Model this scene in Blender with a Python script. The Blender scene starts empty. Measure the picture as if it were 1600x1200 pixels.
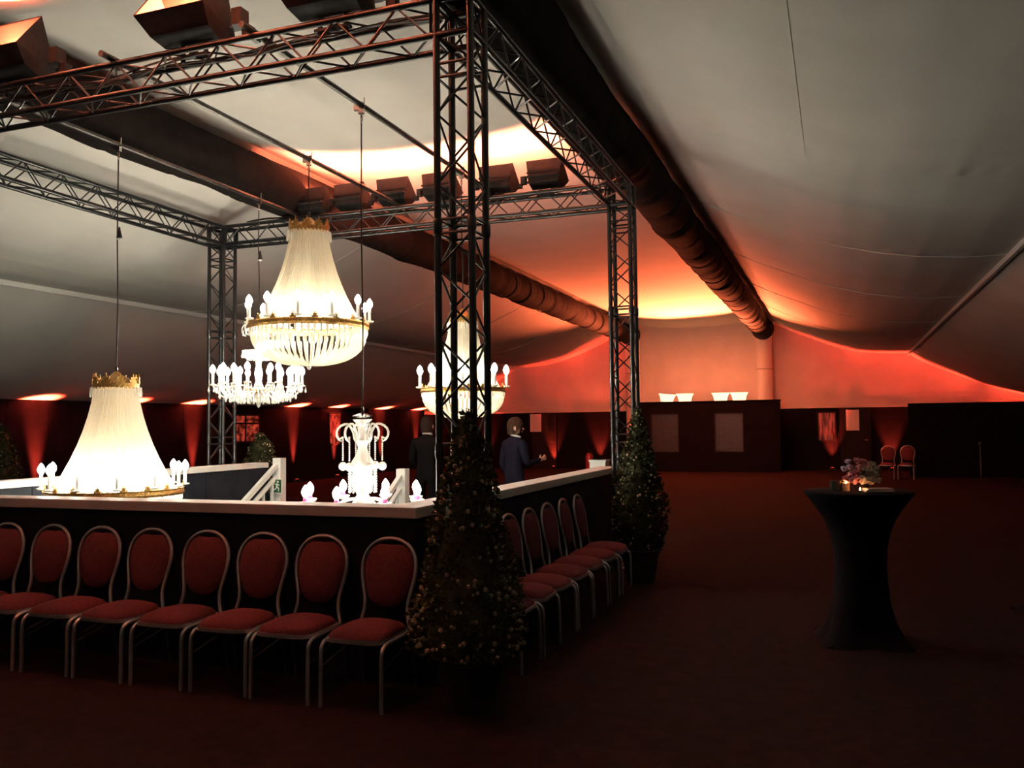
import bpy, bmesh, math, random
from mathutils import Vector, Matrix
random.seed(7)
PI = math.pi
scene = bpy.context.scene
col = scene.collection

# ------------------------------------------------------------------ camera
def axes(yaw, pitch, roll):
    f = Vector((-math.sin(yaw)*math.cos(pitch), math.cos(yaw)*math.cos(pitch), math.sin(pitch)))
    r = Vector((math.cos(yaw), math.sin(yaw), 0)); u = r.cross(f)
    c, s = math.cos(roll), math.sin(roll)
    return c*r + s*u, c*u - s*r, f
cd = bpy.data.cameras.new('camera'); cam = bpy.data.objects.new('camera', cd); col.objects.link(cam)
r_, u_, f_ = axes(0.3565, 0.0475, -0.0119)
cam.matrix_world = Matrix(((r_.x, u_.x, -f_.x, 0), (r_.y, u_.y, -f_.y, 0), (r_.z, u_.z, -f_.z, 1.62), (0, 0, 0, 1)))
cd.sensor_width = 36; cd.lens = 1362.06/1600*36; cd.clip_start = .05; cd.clip_end = 200
scene.camera = cam

# ------------------------------------------------------------------ world, exposure
w = bpy.data.worlds.new('world'); scene.world = w; w.use_nodes = True
w.node_tree.nodes['Background'].inputs[0].default_value = (.5, .42, .5, 1)
w.node_tree.nodes['Background'].inputs[1].default_value = .0
scene.view_settings.view_transform = 'Standard'; scene.view_settings.look = 'None'
scene.view_settings.gamma = 1; scene.view_settings.use_curve_mapping = False
scene.view_settings.exposure = 0
scene.cycles.use_denoising = True
scene.cycles.max_bounces = 6; scene.cycles.diffuse_bounces = 4; scene.cycles.transparent_max_bounces = 6
scene.cycles.sample_clamp_indirect = 20
BULB = 230.0        # candle bulbs of the chandeliers
INNER = 280.0        # bulbs hidden in the chandelier bags
FLOOD_BACK = 2600.0
FLOOD_FRONT = 6500.0
UPL_LEFT = 13500.0
UPL = 1500.0          # red wall washers (W)
BOWL = 2.4
BOWL_SPOT = 7200.0

# ------------------------------------------------------------------ materials
def mat(name, color, rough=.6, metal=0, noise=0, nscale=20, bump=0, bscale=40, emit=None, estr=0, spec=.5, coat=0, trans=0):
    m = bpy.data.materials.new(name); m.use_nodes = True
    nt = m.node_tree; b = nt.nodes['Principled BSDF']
    b.inputs['Base Color'].default_value = (*color, 1); b.inputs['Roughness'].default_value = rough
    b.inputs['Metallic'].default_value = metal; b.inputs['Specular IOR Level'].default_value = spec
    b.inputs['Coat Weight'].default_value = coat; b.inputs['Transmission Weight'].default_value = trans
    if emit:
        b.inputs['Emission Color'].default_value = (*emit, 1); b.inputs['Emission Strength'].default_value = estr
    if noise or bump:
        tc = nt.nodes.new('ShaderNodeTexCoord')
    if noise:
        n = nt.nodes.new('ShaderNodeTexNoise'); n.inputs['Scale'].default_value = nscale; n.inputs['Detail'].default_value = 4
        rp = nt.nodes.new('ShaderNodeValToRGB')
        lo = tuple(max(0, c*(1-noise)) for c in color); hi = tuple(min(1, c*(1+noise)) for c in color)
        rp.color_ramp.elements[0].position = .3; rp.color_ramp.elements[1].position = .7
        rp.color_ramp.elements[0].color = (*lo, 1); rp.color_ramp.elements[1].color = (*hi, 1)
        nt.links.new(tc.outputs['Object'], n.inputs['Vector']); nt.links.new(n.outputs['Fac'], rp.inputs['Fac'])
        nt.links.new(rp.outputs['Color'], b.inputs['Base Color'])
    if bump:
        n2 = nt.nodes.new('ShaderNodeTexNoise'); n2.inputs['Scale'].default_value = bscale; n2.inputs['Detail'].default_value = 3
        bp = nt.nodes.new('ShaderNodeBump'); bp.inputs['Strength'].default_value = bump; bp.inputs['Distance'].default_value = .02
        nt.links.new(tc.outputs['Object'], n2.inputs['Vector']); nt.links.new(n2.outputs['Fac'], bp.inputs['Height'])
        nt.links.new(bp.outputs['Normal'], b.inputs['Normal'])
    return m
def crystal_mat(name, color, tr=.6):
    m = bpy.data.materials.new(name); m.use_nodes = True; nt = m.node_tree; nt.nodes.clear()
    o = nt.nodes.new('ShaderNodeOutputMaterial'); d = nt.nodes.new('ShaderNodeBsdfDiffuse'); t = nt.nodes.new('ShaderNodeBsdfTranslucent')
    g = nt.nodes.new('ShaderNodeBsdfGlossy'); g.inputs['Roughness'].default_value = .15
    for k in (d, t, g): k.inputs['Color'].default_value = (*color, 1)
    a = nt.nodes.new('ShaderNodeMixShader'); a.inputs[0].default_value = tr
    b = nt.nodes.new('ShaderNodeMixShader'); b.inputs[0].default_value = .15
    nt.links.new(d.outputs[0], a.inputs[1]); nt.links.new(t.outputs[0], a.inputs[2])
    nt.links.new(a.outputs[0], b.inputs[1]); nt.links.new(g.outputs[0], b.inputs[2]); nt.links.new(b.outputs[0], o.inputs[0])
    return m
M = {}
M['liner'] = mat('tent_liner', (.72, .70, .65), .85, noise=.05, nscale=1.2, bump=.12, bscale=2.2, spec=.15)
M['gable'] = mat('gable_liner', (.74, .69, .66), .85, noise=.05, nscale=2, bump=.15, bscale=2.5, spec=.15)
M['strip'] = mat('white_strip', (.82, .80, .76), .6)
M['floor'] = mat('carpet', (.020, .0092, .0088), .95, noise=.25, nscale=9, bump=.5, bscale=160, spec=.1)
M['black_wall'] = mat('black_wall', (.0070, .0066, .0092), .7, noise=.3, nscale=3, spec=.06)
M['pit'] = mat('pit_wall', (.03, .028, .03), .8)
M['step'] = mat('step_carpet', (.05, .02, .018), .95, noise=.3)
M['panel'] = mat('parapet_panel', (.012, .0145, .020), .75, noise=.3, nscale=4, spec=.12)
M['cap'] = mat('painted_cap', (.62, .58, .54), .5, noise=.08, nscale=6)
M['white'] = mat('white_paint', (.8, .78, .74), .5)
M['truss'] = mat('black_truss', (.012, .012, .013), .32, metal=0, noise=.4, nscale=30, spec=.6, coat=.2)
M['pipe'] = mat('steel_pipe', (.10, .095, .09), .38, metal=.8, noise=.3, nscale=15)
M['duct'] = mat('duct_sleeve', (.014, .011, .010), .85, noise=.25, nscale=6, bump=.4, bscale=8, spec=.06)
M['sleeve'] = mat('white_sleeve', (.8, .76, .72), .8, bump=.3, bscale=6)
M['flood'] = mat('flood_housing', (.026, .024, .024), .5, noise=.4, nscale=12, spec=.25)
M['flood_in'] = mat('flood_reflector', (.16, .11, .09), .5, spec=.2)
M['lamp_hot'] = mat('halogen_back', (1, .6, .3), .5, emit=(1, .19, .09), estr=FLOOD_BACK)
M['lamp_front'] = mat('halogen_front', (1, .6, .3), .5, emit=(1, .22, .11), estr=FLOOD_FRONT)
M['alu'] = mat('aluminium_tube', (.62, .60, .60), .34, metal=.75, noise=.08, nscale=30)
M['steel'] = mat('shade_dark_tube', (.10, .10, .105), .5, metal=.6)  # frame tube with the shade under the seat put into its colour
M['redfab'] = mat('red_fabric', (.15, .042, .050), .9, noise=.2, nscale=60, bump=.3, bscale=200, spec=.2)
M['gold'] = mat('gilt_brass', (.52, .30, .09), .35, metal=.85, noise=.35, nscale=40, bump=.6, bscale=60)
M['strand'] = crystal_mat('crystal_strand', (.95, .90, .80), .6)
M['crystal'] = crystal_mat('crystal_glass', (.95, .93, .88), .45)
M['candle'] = mat('candle_tube', (.85, .80, .70), .5)
M['bulb'] = mat('bulb', (1, .9, .7), .4, emit=(1, .95, .79), estr=BULB)
M['inner'] = mat('inner_bulb', (1, .9, .7), .4, emit=(1, .92, .72), estr=INNER)
M['pink'] = mat('pink_glass', (.75, .10, .28), .2)
M['cable'] = mat('black_cable', (.02, .018, .018), .5)
M['chrome'] = mat('chrome', (.6, .58, .55), .2, metal=1)
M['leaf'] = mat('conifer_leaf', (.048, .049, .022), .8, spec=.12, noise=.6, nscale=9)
M['leaf_lightened'] = mat('conifer_leaf_lightened', (.105, .098, .052), .8, spec=.12, noise=.6, nscale=9)  # same leaf, colour lightened to offset the weak light on the near tree
M['bud'] = mat('dry_bud', (.48, .37, .25), .7, noise=.4, nscale=9)
M['bark'] = mat('bark', (.08, .05, .03), .9, bump=.5, bscale=60)
M['pot'] = mat('dark_pot', (.03, .024, .022), .55, noise=.3, nscale=10)
M['soil'] = mat('soil', (.03, .02, .015), 1, noise=.5, nscale=40)
M['cover'] = mat('stretch_cover', (.007, .0068, .0095), .85, noise=.2, nscale=8, spec=.08)
M['glass'] = mat('pane_film', (.03, .02, .02), .28, spec=.4, bump=.6, bscale=7)
M['frame'] = mat('window_frame', (.02, .018, .019), .6, spec=.1)
M['paper'] = mat('paper', (.78, .76, .74), .8)
M['skin'] = mat('skin', (.55, .32, .24), .6)
M['suit'] = mat('dark_suit', (.005, .0048, .005), .95, noise=.2, nscale=30, spec=.03)
M['navy'] = mat('navy_suit', (.012, .0115, .021), .95, noise=.2, nscale=30, spec=.03)
M['hair'] = mat('brown_hair', (.05, .03, .02), .8, spec=.08, bump=.6, bscale=90)
M['hair2'] = mat('dark_hair', (.022, .013, .010), .8, spec=.08, bump=.6, bscale=90)
M['shirt'] = mat('white_collar', (.75, .72, .70), .8)
M['shoe'] = mat('shoe', (.012, .011, .011), .3)
M['green'] = mat('sign_green', (.012, .10, .045), .4)
M['signwhite'] = mat('sign_white', (.82, .82, .72), .4)
M['rose'] = mat('rose_pink', (.80, .34, .38), .8, noise=.25, nscale=30)
M['rosew'] = mat('rose_cream', (.88, .72, .58), .8, noise=.2, nscale=30)
M['lilac'] = mat('lilac_bloom', (.82, .68, .84), .8, noise=.2, nscale=30)
M['stem'] = mat('green_stem', (.10, .12, .04), .7)
M['vase'] = mat('dark_vase', (.05, .03, .025), .2)
M['votive'] = mat('votive', (.62, .42, .24), .5)
M['flame'] = mat('flame', (1, .5, .2), .5, emit=(1, .42, .16), estr=90)
M['darkglass'] = mat('dark_glass', (.06, .06, .055), .08, spec=.9, coat=.5)
M['napkin'] = mat('napkin', (.72, .62, .56), .85, bump=.3, bscale=40)
M['bowl'] = mat('lit_bowl', (.95, .8, .6), .5, emit=(1, .58, .32), estr=BOWL)
M['extred'] = mat('extinguisher_red', (.45, .015, .02), .35, coat=.3)
M['lens'] = mat('led_lens', (.6, .05, .03), .3, emit=(1, .05, .03), estr=3)

# ------------------------------------------------------------------ helpers
class MB:
    def __init__(s): s.v = []; s.f = []; s.smooth = True
    def add(s, vs, fs):
        o = len(s.v); s.v += [tuple(x) for x in vs]; s.f += [tuple(i+o for i in f) for f in fs]
    def box(s, c, d, rot=None):
        x, y, z = (k/2 for k in d)
        vs = [Vector((a*x, b*y, e*z)) for e in (-1, 1) for b in (-1, 1) for a in (-1, 1)]
        if rot is not None: vs = [rot @ p for p in vs]
        vs = [p+Vector(c) for p in vs]
        s.add(vs, [(0, 2, 3, 1), (4, 5, 7, 6), (0, 1, 5, 4), (2, 6, 7, 3), (0, 4, 6, 2), (1, 3, 7, 5)])
    def tube(s, pts, r, n=8, cap=True, closed=False):
        pts = [Vector(p) for p in pts]; N = len(pts)
        rs = r if isinstance(r, (list, tuple)) else [r]*N
        up = None; vs = []
        for i, p in enumerate(pts):
            if closed: t = pts[(i+1) % N]-pts[i-1]
            else: t = pts[min(i+1, N-1)]-pts[max(i-1, 0)]
            if t.length < 1e-9: t = Vector((0, 0, 1))
            t.normalize()
            if up is None:
                up = t.orthogonal().normalized()
            up = (up - t*up.dot(t))
            if up.length < 1e-6: up = t.orthogonal()
            up.normalize(); b = t.cross(up)
            for k in range(n):
                a = 2*PI*k/n; vs.append(p+(up*math.cos(a)+b*math.sin(a))*rs[i])
        fs = []
        for i in range(N if closed else N-1):
            j = (i+1) % N
            for k in range(n):
                l = (k+1) % n; fs.append((i*n+k, i*n+l, j*n+l, j*n+k))
        if cap and not closed:
            fs.append(tuple(range(n-1, -1, -1))); fs.append(tuple((N-1)*n+k for k in range(n)))
        s.add(vs, fs)
    def lathe(s, prof, n=20, c=(0, 0, 0), fn=None):
        vs = []; fs = []
        for (r, z) in prof:
            for k in range(n):
                a = 2*PI*k/n; rr = r if fn is None else fn(r, z, a)
                vs.append((c[0]+rr*math.cos(a), c[1]+rr*math.sin(a), c[2]+z))
        for i in range(len(prof)-1):
            for k in range(n):
                l = (k+1) % n; fs.append((i*n+k, i*n+l, (i+1)*n+l, (i+1)*n+k))
        fs.append(tuple(range(n-1, -1, -1))); fs.append(tuple((len(prof)-1)*n+k for k in range(n)))
        s.add(vs, fs)
    def ball(s, c, r, n=8, m=5, sc=(1, 1, 1)):
        prof = [(max(.02, math.sin(PI*i/m))*r, -math.cos(PI*i/m)*r) for i in range(m+1)]
        vs = []; fs = []
        for (q, z) in prof:
            for k in range(n):
                a = 2*PI*k/n; vs.append((c[0]+q*math.cos(a)*sc[0], c[1]+q*math.sin(a)*sc[1], c[2]+z*sc[2]))
        for i in range(m):
            for k in range(n):
                l = (k+1) % n; fs.append((i*n+k, i*n+l, (i+1)*n+l, (i+1)*n+k))
        fs.append(tuple(range(n-1, -1, -1))); fs.append(tuple(m*n+k for k in range(n)))
        s.add(vs, fs)
    def prism(s, poly, t, mtx=None):
        # poly in xz plane, extruded by t along y
        n = len(poly); vs = [Vector((x, -t/2, z)) for x, z in poly]+[Vector((x, t/2, z)) for x, z in poly]
        if mtx is not None: vs = [mtx @ q for q in vs]
        s.add(vs, [tuple(range(n)), tuple(range(2*n-1, n-1, -1))]+[((i+1) % n, i, i+n, (i+1) % n+n) for i in range(n)])
    def mesh(s, name, m, smooth=True):
        me = bpy.data.meshes.new(name); me.from_pydata(s.v, [], s.f); me.update()
        if m is not None: me.materials.append(m)
        if smooth:
            me.polygons.foreach_set('use_smooth', [True]*len(me.polygons))
            try: me.set_sharp_from_angle(angle=.7)
            except Exception: pass
        return me
def link(name, me, parent=None, loc=None, mtx=None):
    o = bpy.data.objects.new(name, me); col.objects.link(o)
    if parent is not None: o.parent = parent
    if mtx is not None: o.matrix_local = mtx
    elif loc is not None: o.location = loc
    return o
def obj(name, mb, m, parent=None, loc=None, smooth=True): return link(name, mb.mesh(name, m, smooth), parent, loc)
def tag(o, label, cat, group=None, kind=None):
    if label: o['label'] = label
    if cat: o['category'] = cat
    if group: o['group'] = group
    if kind: o['kind'] = kind
    return o
def thing(name, label, cat, loc=(0, 0, 0), rz=0, group=None):
    o = bpy.data.objects.new(name, None); col.objects.link(o); o.location = loc; o.rotation_euler = (0, 0, rz)
    o.empty_display_size = .1
    return tag(o, label, cat, group)
def structure(o): o['kind'] = 'structure'; return o
def children_of(o): return [c for c in bpy.data.objects if c.parent == o]
def dup(root, loc, rz, label, group=None):
    cs = children_of(root); sub = {c.name: children_of(c) for c in cs}
    r = root.copy(); col.objects.link(r); r.location = loc; r.rotation_euler = (0, 0, rz); r['label'] = label
    if group: r['group'] = group
    for c in cs:
        q = c.copy(); col.objects.link(q); q.parent = r
        for d in sub[c.name]:
            e = d.copy(); col.objects.link(e); e.parent = q
    return r
_strut = {}
def strut(name, a, b, r, m, parent, n=8):
    """tube between two points (in the parent's frame), mesh data shared by length"""
    a = Vector(a); b = Vector(b); d = b-a; L = d.length; key = (round(L, 3), r, n, m.name)
    if key not in _strut:
        q = MB(); q.tube([(0, 0, 0), (0, 0, L)], r, n); _strut[key] = q.mesh(name, m)
    rot = d.to_track_quat('Z', 'Y').to_matrix().to_4x4()
    return link(name, _strut[key], parent, mtx=Matrix.Translation(a) @ rot)
def lerp(a, b, t): return a+(b-a)*t

# ------------------------------------------------------------------ setting
RX = -4.55                                    # ridge
PROF = [(0, 5.01), (.6, 5.02), (1.2, 5.06), (1.75, 5.12), (2.275, 5.2), (2.55, 5.03), (2.9, 4.85), (3.25, 4.67), (3.65, 4.5), (4.15, 4.28), (4.65, 4.1), (5.15, 3.965), (5.63, 3.88), (6.2, 3.825), (6.75, 3.82), (7.2, 3.53), (7.7, 3.27), (8.43, 2.95), (9.32, 2.6), (10.02, 2.40), (10.75, 2.25)]
def zprof(x):
    a = abs(x)
    for (p, q), (s, t) in zip(PROF, PROF[1:]):
        if a <= s: return q+(t-q)*(a-p)/(s-p)
    return PROF[-1][1]
FARY = 31.1; XL = RX-10.75; XR = RX+10.75; NEAR = -3.5
PX0, PX1, PY0, PY1 = -7.45, -2.72, 5.17, 10.35       # stairwell opening
mb = MB()
def rect(x0, x1, y0, y1, z=0): mb.add([(x0, y0, z), (x1, y0, z), (x1, y1, z), (x0, y1, z)], [(0, 1, 2, 3)])
rect(XL, PX0, NEAR, FARY); rect(PX1, XR, NEAR, FARY); rect(PX0, PX1, NEAR, PY0); rect(PX0, PX1, PY1, FARY)
structure(obj('floor', mb, M['floor'], smooth=False))
# stairwell under the floor
mb = MB(); PZ = -3.0
for (x0, y0), (x1, y1) in [((PX0, PY0), (PX1, PY0)), ((PX1, PY0), (PX1, PY1)), ((PX1, PY1), (PX0, PY1)), ((PX0, PY1), (PX0, PY0))]:
    mb.add([(x0, y0, PZ), (x1, y1, PZ), (x1, y1, -.002), (x0, y0, -.002)], [(0, 1, 2, 3)])
mb.add([(PX0, PY0, PZ), (PX1, PY0, PZ), (PX1, PY1, PZ), (PX0, PY1, PZ)], [(0, 1, 2, 3)])
well = structure(obj('wall_stairwell', mb, M['pit'], smooth=False))
for i in range(17):
    mb = MB(); zt = -.17*(i+1); y = PY1-.27*(i+.5)
    mb.box((-6.4, y, (zt+PZ)/2), (2.0, .27, zt-PZ)); obj('stair_step', mb, M['step'], well, smooth=False)
# tent liner, panel by panel between the frames
BAY0 = 4.8; BAY = 4.15
ceil = thing('ceiling', None, None); structure(ceil)
zones = [(-10.75, -6.75), (-6.75, -2.275), (-2.275, 2.275), (2.275, 6.75), (6.75, 10.75)]
rng = random.Random(3)
for zi, (xa, xb) in enumerate(zones):
    for k in range(-2, 7):
        ya = max(NEAR, BAY0+BAY*k); yb = min(FARY, BAY0+BAY*(k+1))
        nx = 84 if zi in (1, 3) else 22; ny = 48 if zi in (1, 3) else 26; vs = []; fs = []
        for j in range(ny+1):
            t = j/ny; y = lerp(ya, yb, t)
            for i in range(nx+1):
                x = lerp(xa, xb, i/nx); z = zprof(x); e = math.sin(PI*i/nx)
                a = abs(x)
                z -= (0 if zi == 2 else .018)*e*math.sin(PI*t)
                de = min(t, 1-t)*(yb-ya)
                z += (0 if zi == 2 else .022 if zi == 3 else .006)*e**.5*math.sin(x*26+2*math.sin(x*3)+5*t)*math.exp(-(1-t)*(yb-ya)/.22)*min(1, (1-t)*40)            # gathers along the joint
                z += (.004 if zi == 2 else .010)*e*math.sin(x*2.3+y*1.1)*math.sin(y*.9+zi)
                vs.append((RX+x, y, z))
        for j in range(ny):
            for i in range(nx):
                q = j*(nx+1)+i; fs.append((q, q+nx+1, q+nx+2, q+1))
        mb = MB(); mb.add(vs, fs); obj('liner_panel', mb, M['liner'], ceil)
        if k >= 2 and zi in (1, 3):
            pts = [(RX+lerp(xa, xb, i/nx), ya, zprof(lerp(xa, xb, i/nx))-.002) for i in range(nx+1)]
            mb = MB(); mb.tube(pts, .007, 5, cap=False); obj('seam_cord', mb, M['liner'], ceil)
EE = math.sin(PI*(-.22-RX-2.275)/4.475)
mb = MB(); mb.tube([(-.22, lerp(NEAR, 8.9, i/120), zprof(-.22-RX)-.003-.018*EE*math.sin(PI*((lerp(NEAR, 8.9, i/120)-BAY0) % BAY)/BAY)+.010*EE*math.sin((-.22-RX)*2.3+lerp(NEAR, 8.9, i/120)*1.1)*math.sin(lerp(NEAR, 8.9, i/120)*.9+3)) for i in range(121)], .0022, 5, cap=False); obj('seam_cord', mb, M['liner'], ceil)
for n, sx in ((1, -1), (2, 1)):
    mb = MB(); mb.box((RX+sx*6.75, (NEAR+FARY)/2, 3.785), (.05, FARY-NEAR, .085))
    structure(obj('trim_%d' % n, mb, M['strip'], smooth=False))
# walls: black panelling below, white liner gable at the far end
def panel_wall(name, p0, p1, h, step=1.25, m=None):
    p0 = Vector(p0); p1 = Vector(p1); d = p1-p0; L = d.length; d.normalize(); n = max(1, round(L/step)); e = thing(name, None, None); structure(e)
    ang = math.atan2(d.y, d.x)
    for i in range(n):
        c = p0+d*(L*(i+.5)/n); q = MB(); q.box((0, 0, h/2), (L/n-.012, .05, h))
        o = obj('wall_panel', q, m or M['black_wall'], e, smooth=False); o.location = c; o.rotation_euler = (0, 0, ang)
    q = MB(); q.box((0, 0, h/2), (L, .02, h)); o = obj('backing', q, M['black_wall'], e, smooth=False); o.location = (p0+p1)/2; o.rotation_euler = (0, 0, ang)
    nv = Vector((d.y, -d.x, 0)); o.location = (p0+p1)/2-nv*.03
    return e
panel_wall('wall_left', (XL, NEAR, 0), (XL, FARY, 0), 2.29)
panel_wall('wall_right', (XR, FARY, 0), (XR, NEAR, 0), 2.29)
wf = panel_wall('wall_far', (XL, FARY, 0), (XR, FARY, 0), 2.16)
wn = panel_wall('wall_near', (XR, NEAR, 0), (XL, NEAR, 0), 2.2)
def gable(y, parent, sgn):
    vs = []; fs = []; nx = 120; nz = 22
    for i in range(nx+1):
        x = lerp(-10.75, 10.75, i/nx); zt = zprof(x)+.06
        for j in range(nz+1):
            t = (j/nz)**1.6; z = lerp(2.08, zt, t)
            dy = .034*math.exp(-(z-2.08)/.25)*math.sin(z*30+2.2*math.sin(x*1.3))+.01*math.sin(x*2.1+z)*min(1, (z-2.0))
            vs.append((RX+x, y-sgn*(.03+abs(dy)), z))
    for i in range(nx):
        for j in range(nz):
            q = i*(nz+1)+j; fs.append((q, q+nz+1, q+nz+2, q+1))
    g = MB(); g.add(vs, fs); return obj('gable_liner', g, M['gable'], parent)
gable(FARY, wf, 1); gable(NEAR, wn, -1)
# black partition standing in front of the far wall on the right
mb = MB(); mb.box((0, 0, 1.06), (4.26, .06, 2.12))
pw = obj('wall_partition', mb, M['black_wall'], loc=(4.05, 27.7, 0), smooth=False); structure(pw)

# windows: frame, pane (and mullion)
def window(n, c, wd, h, rz, mull=False, glow=None):
    e = thing('window_%d' % n, None, None, c, rz); structure(e)
    q = MB(); t = .05
    q.box((0, 0, h/2+t/2), (wd+2*t, .06, t)); q.box((0, 0, -h/2-t/2), (wd+2*t, .06, t))
    for s in (-1, 1): q.box((s*(wd/2+t/2), 0, 0), (t, .06, h))
    obj('window_frame', q, M['frame'], e, smooth=False)
    if mull:
        q = MB(); q.box((-.05*wd, -.004, 0), (.05, .05, h)); obj('mullion', q, M['frame'], e, smooth=False)
        q = MB(); q.box((-.05*wd, -.004, h*.2), (wd, .04, .04)); obj('mullion', q, M['frame'], e, smooth=False)
    q = MB(); q.add([(-wd/2, -.012, -h/2), (wd/2, -.012, -h/2), (wd/2, -.012, h/2), (-wd/2, -.012, h/2)], [(0, 1, 2, 3)]); obj('pane', q, glow or M['glass'], e, smooth=False)
    return e
def painted_glow_pane(name, s, sc):  # red reflection in the glass painted as a noisy emission pattern
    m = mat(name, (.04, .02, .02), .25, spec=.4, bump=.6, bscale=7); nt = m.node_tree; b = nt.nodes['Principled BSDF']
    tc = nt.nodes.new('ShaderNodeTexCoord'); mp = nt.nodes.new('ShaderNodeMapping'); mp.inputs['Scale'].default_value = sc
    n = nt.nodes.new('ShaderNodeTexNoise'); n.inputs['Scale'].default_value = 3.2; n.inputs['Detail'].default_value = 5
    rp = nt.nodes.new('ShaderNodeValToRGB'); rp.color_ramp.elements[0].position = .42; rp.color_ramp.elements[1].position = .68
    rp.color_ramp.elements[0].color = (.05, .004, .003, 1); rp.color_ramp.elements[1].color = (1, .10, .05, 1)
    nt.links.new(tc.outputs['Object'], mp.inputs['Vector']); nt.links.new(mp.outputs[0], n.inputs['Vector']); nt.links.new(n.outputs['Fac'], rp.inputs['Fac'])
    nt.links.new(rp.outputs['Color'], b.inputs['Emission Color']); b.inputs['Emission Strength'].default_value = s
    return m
window(1, (XL+.05, 19.95, 1.62), 1.1, .70, PI/2, True, painted_glow_pane('red_painted_glow_wide', .55, (1.5, 1, 2)))
window(2, (XL+.05, 24.45, 1.58), .62, .95, PI/2, False, painted_glow_pane('red_painted_glow_film', .8, (3, 1, 1.2)))
window(3, (-.34, FARY-.06, 1.46), .5, .9, 0, False, painted_glow_pane('red_painted_glow_streaks', .35, (4, 1, .6)))
# doorless dark opening leaf near the white paper notices
def door(n, c, wd, h, rz=0):
    e = thing('door_%d' % n, None, None, c, rz); structure(e)
    q = MB(); q.box((0, 0, h/2), (wd, .05, h)); obj('door_leaf', q, M['frame'], e, smooth=False)
    q = MB(); q.tube([(wd*.4, -.03, 1.0), (wd*.4, -.08, 1.0), (wd*.28, -.08, 1.0)], .012, 6); obj('door_handle', q, M['chrome'], e)
door(1, (.55, FARY-.05, 0), .95, 2.05); door(2, (-10.3, FARY-.05, 0), .95, 2.05)

# ------------------------------------------------------------------ ventilation ducts under the liner
def duct(x, label):
    e = thing('ventilation_duct', label, 'duct', (x, 0, 4.78), 0, 'dark fabric ventilation ducts')
    def seg(y0, y1, seed):
        r2 = random.Random(seed); n = 26; pts = []; q = MB(); vs = []; fs = []; N = int((y1-y0)/.09)
        for i in range(N+1):
            y = lerp(y0, y1, i/N)
            R = .322+.008*math.sin(y*1.7+seed)+.006*math.sin(y*5.1+seed*2)-(.012 if i % 11 == 0 else 0)
            dz = -.02*abs(math.sin(y*PI/2.07)); dx = .012*math.sin(y*.9+seed)
            for k in range(n):
                a = 2*PI*k/n; vs.append((dx+R*math.cos(a), y, dz+R*math.sin(a)*(.97+.02*math.sin(y*3))))
        for i in range(N):
            for k in range(n):
                l = (k+1) % n; fs.append((i*n+k, (i+1)*n+k, (i+1)*n+l, i*n+l))
        q.add(vs, fs); return q
    y = NEAR; i = 0
    while y < 30.4:
        y1 = min(30.4, BAY0+BAY*(i-1)) if i else BAY0-BAY
        if y1 > y: obj('duct_section', seg(y, y1, i+1), M['duct'], e)
        y = y1; i += 1
    for j in range(16):                       # hoops that stiffen the sleeve towards its end
        q = MB(); yy = 16+j*.95; q.tube([(.326*math.cos(a), yy, .320*math.sin(a)-.01) for a in [2*PI*k/24 for k in range(24)]], .011, 5, closed=True); obj('hoop', q, M['cable'], e)
    q = MB(); q.tube([(.345*math.cos(a), 30.4, .345*math.sin(a)) for a in [2*PI*k/28 for k in range(28)]], .03, 6, closed=True); obj('end_collar', q, M['cable'], e)
    q = MB(); q.tube([(0, 30.35, 0), (0, 30.6, -.02), (0, 30.75, -.16), (0, 30.78, -.4), (0, 30.78, -1.5), (0, 30.78, -4.76)], [.28, .28, .27, .26, .26, .26], 20)
    o = obj('down_sleeve', q, M['sleeve'], e); o['label'] = 'white vertical sleeve dropping from the duct end'
    for z in (-1.35, -2.4):
        q = MB(); q.tube([(.264*math.cos(a), 30.78+.264*math.sin(a), z) for a in [2*PI*k/20 for k in range(20)]], .008, 4, closed=True); obj('sleeve_band', q, M['cable'], e)
    return e
duct(-2.275, 'dark fabric ventilation duct above the right hand truss, nearest the right ceiling slope')
duct(-6.825, 'dark fabric ventilation duct crossing behind the chandeliers, the one further left')

# ------------------------------------------------------------------ truss
S = .239; X1 = -2.147; Y1 = 5.067; Y2 = 9.66; X3 = -7.76; ZF = 4.17; ZB = 4.13
def truss(name, label, cat, p0, p1, u, v, pitch=.5, joints=(), group=None, base=False, ends=True):
    p0 = Vector(p0); p1 = Vector(p1); u = Vector(u)*S; v = Vector(v)*S
    e = thing(name, label, cat, p0, 0, group)
    d = p1-p0; L = d.length; d.normalize()
    offs = [Vector((0, 0, 0)), u, u+v, v]
    for o in offs: strut('chord', o, o+d*L, .0245, M['truss'], e, 10)
    stops = [0.]+list(joints)+[L]
    for a, b in zip(stops, stops[1:]):
        a += .05; b -= .05
        n = max(2, int(round((b-a)/(pitch/2)))); n += n % 2
        for fi in range(4):
            A = offs[fi]; B = offs[(fi+1) % 4]; sh = fi % 2
            for i in range(n):
                t0 = a+(b-a)*i/n; t1 = a+(b-a)*(i+1)/n
                P, Q = (A, B) if (i+sh) % 2 == 0 else (B, A)
                strut('brace', P+d*t0, Q+d*t1, .008, M['truss'], e, 6)
    fr = []
    if ends: fr += [.04, L-.04]
    for j in joints: fr += [j-.045, j+.045]
    for t in fr:
        for fi in range(4): strut('frame_bar', offs[fi]+d*t, offs[(fi+1) % 4]+d*t, .0105, M['truss'], e, 6)
    for j in joints:
        for o in offs:
            q = MB(); q.tube([o+d*(j-.05), o+d*(j-.03), o+d*(j+.03), o+d*(j+.05)], [.026, .031, .031, .026], 10); obj('coupler', q, M['truss'], e)
    if base:
        q = MB(); q.box(u/2+v/2+Vector((0, 0, .006)), (.38, .38, .012)); obj('base_plate', q, M['truss'], e, smooth=False)
    return e
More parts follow.
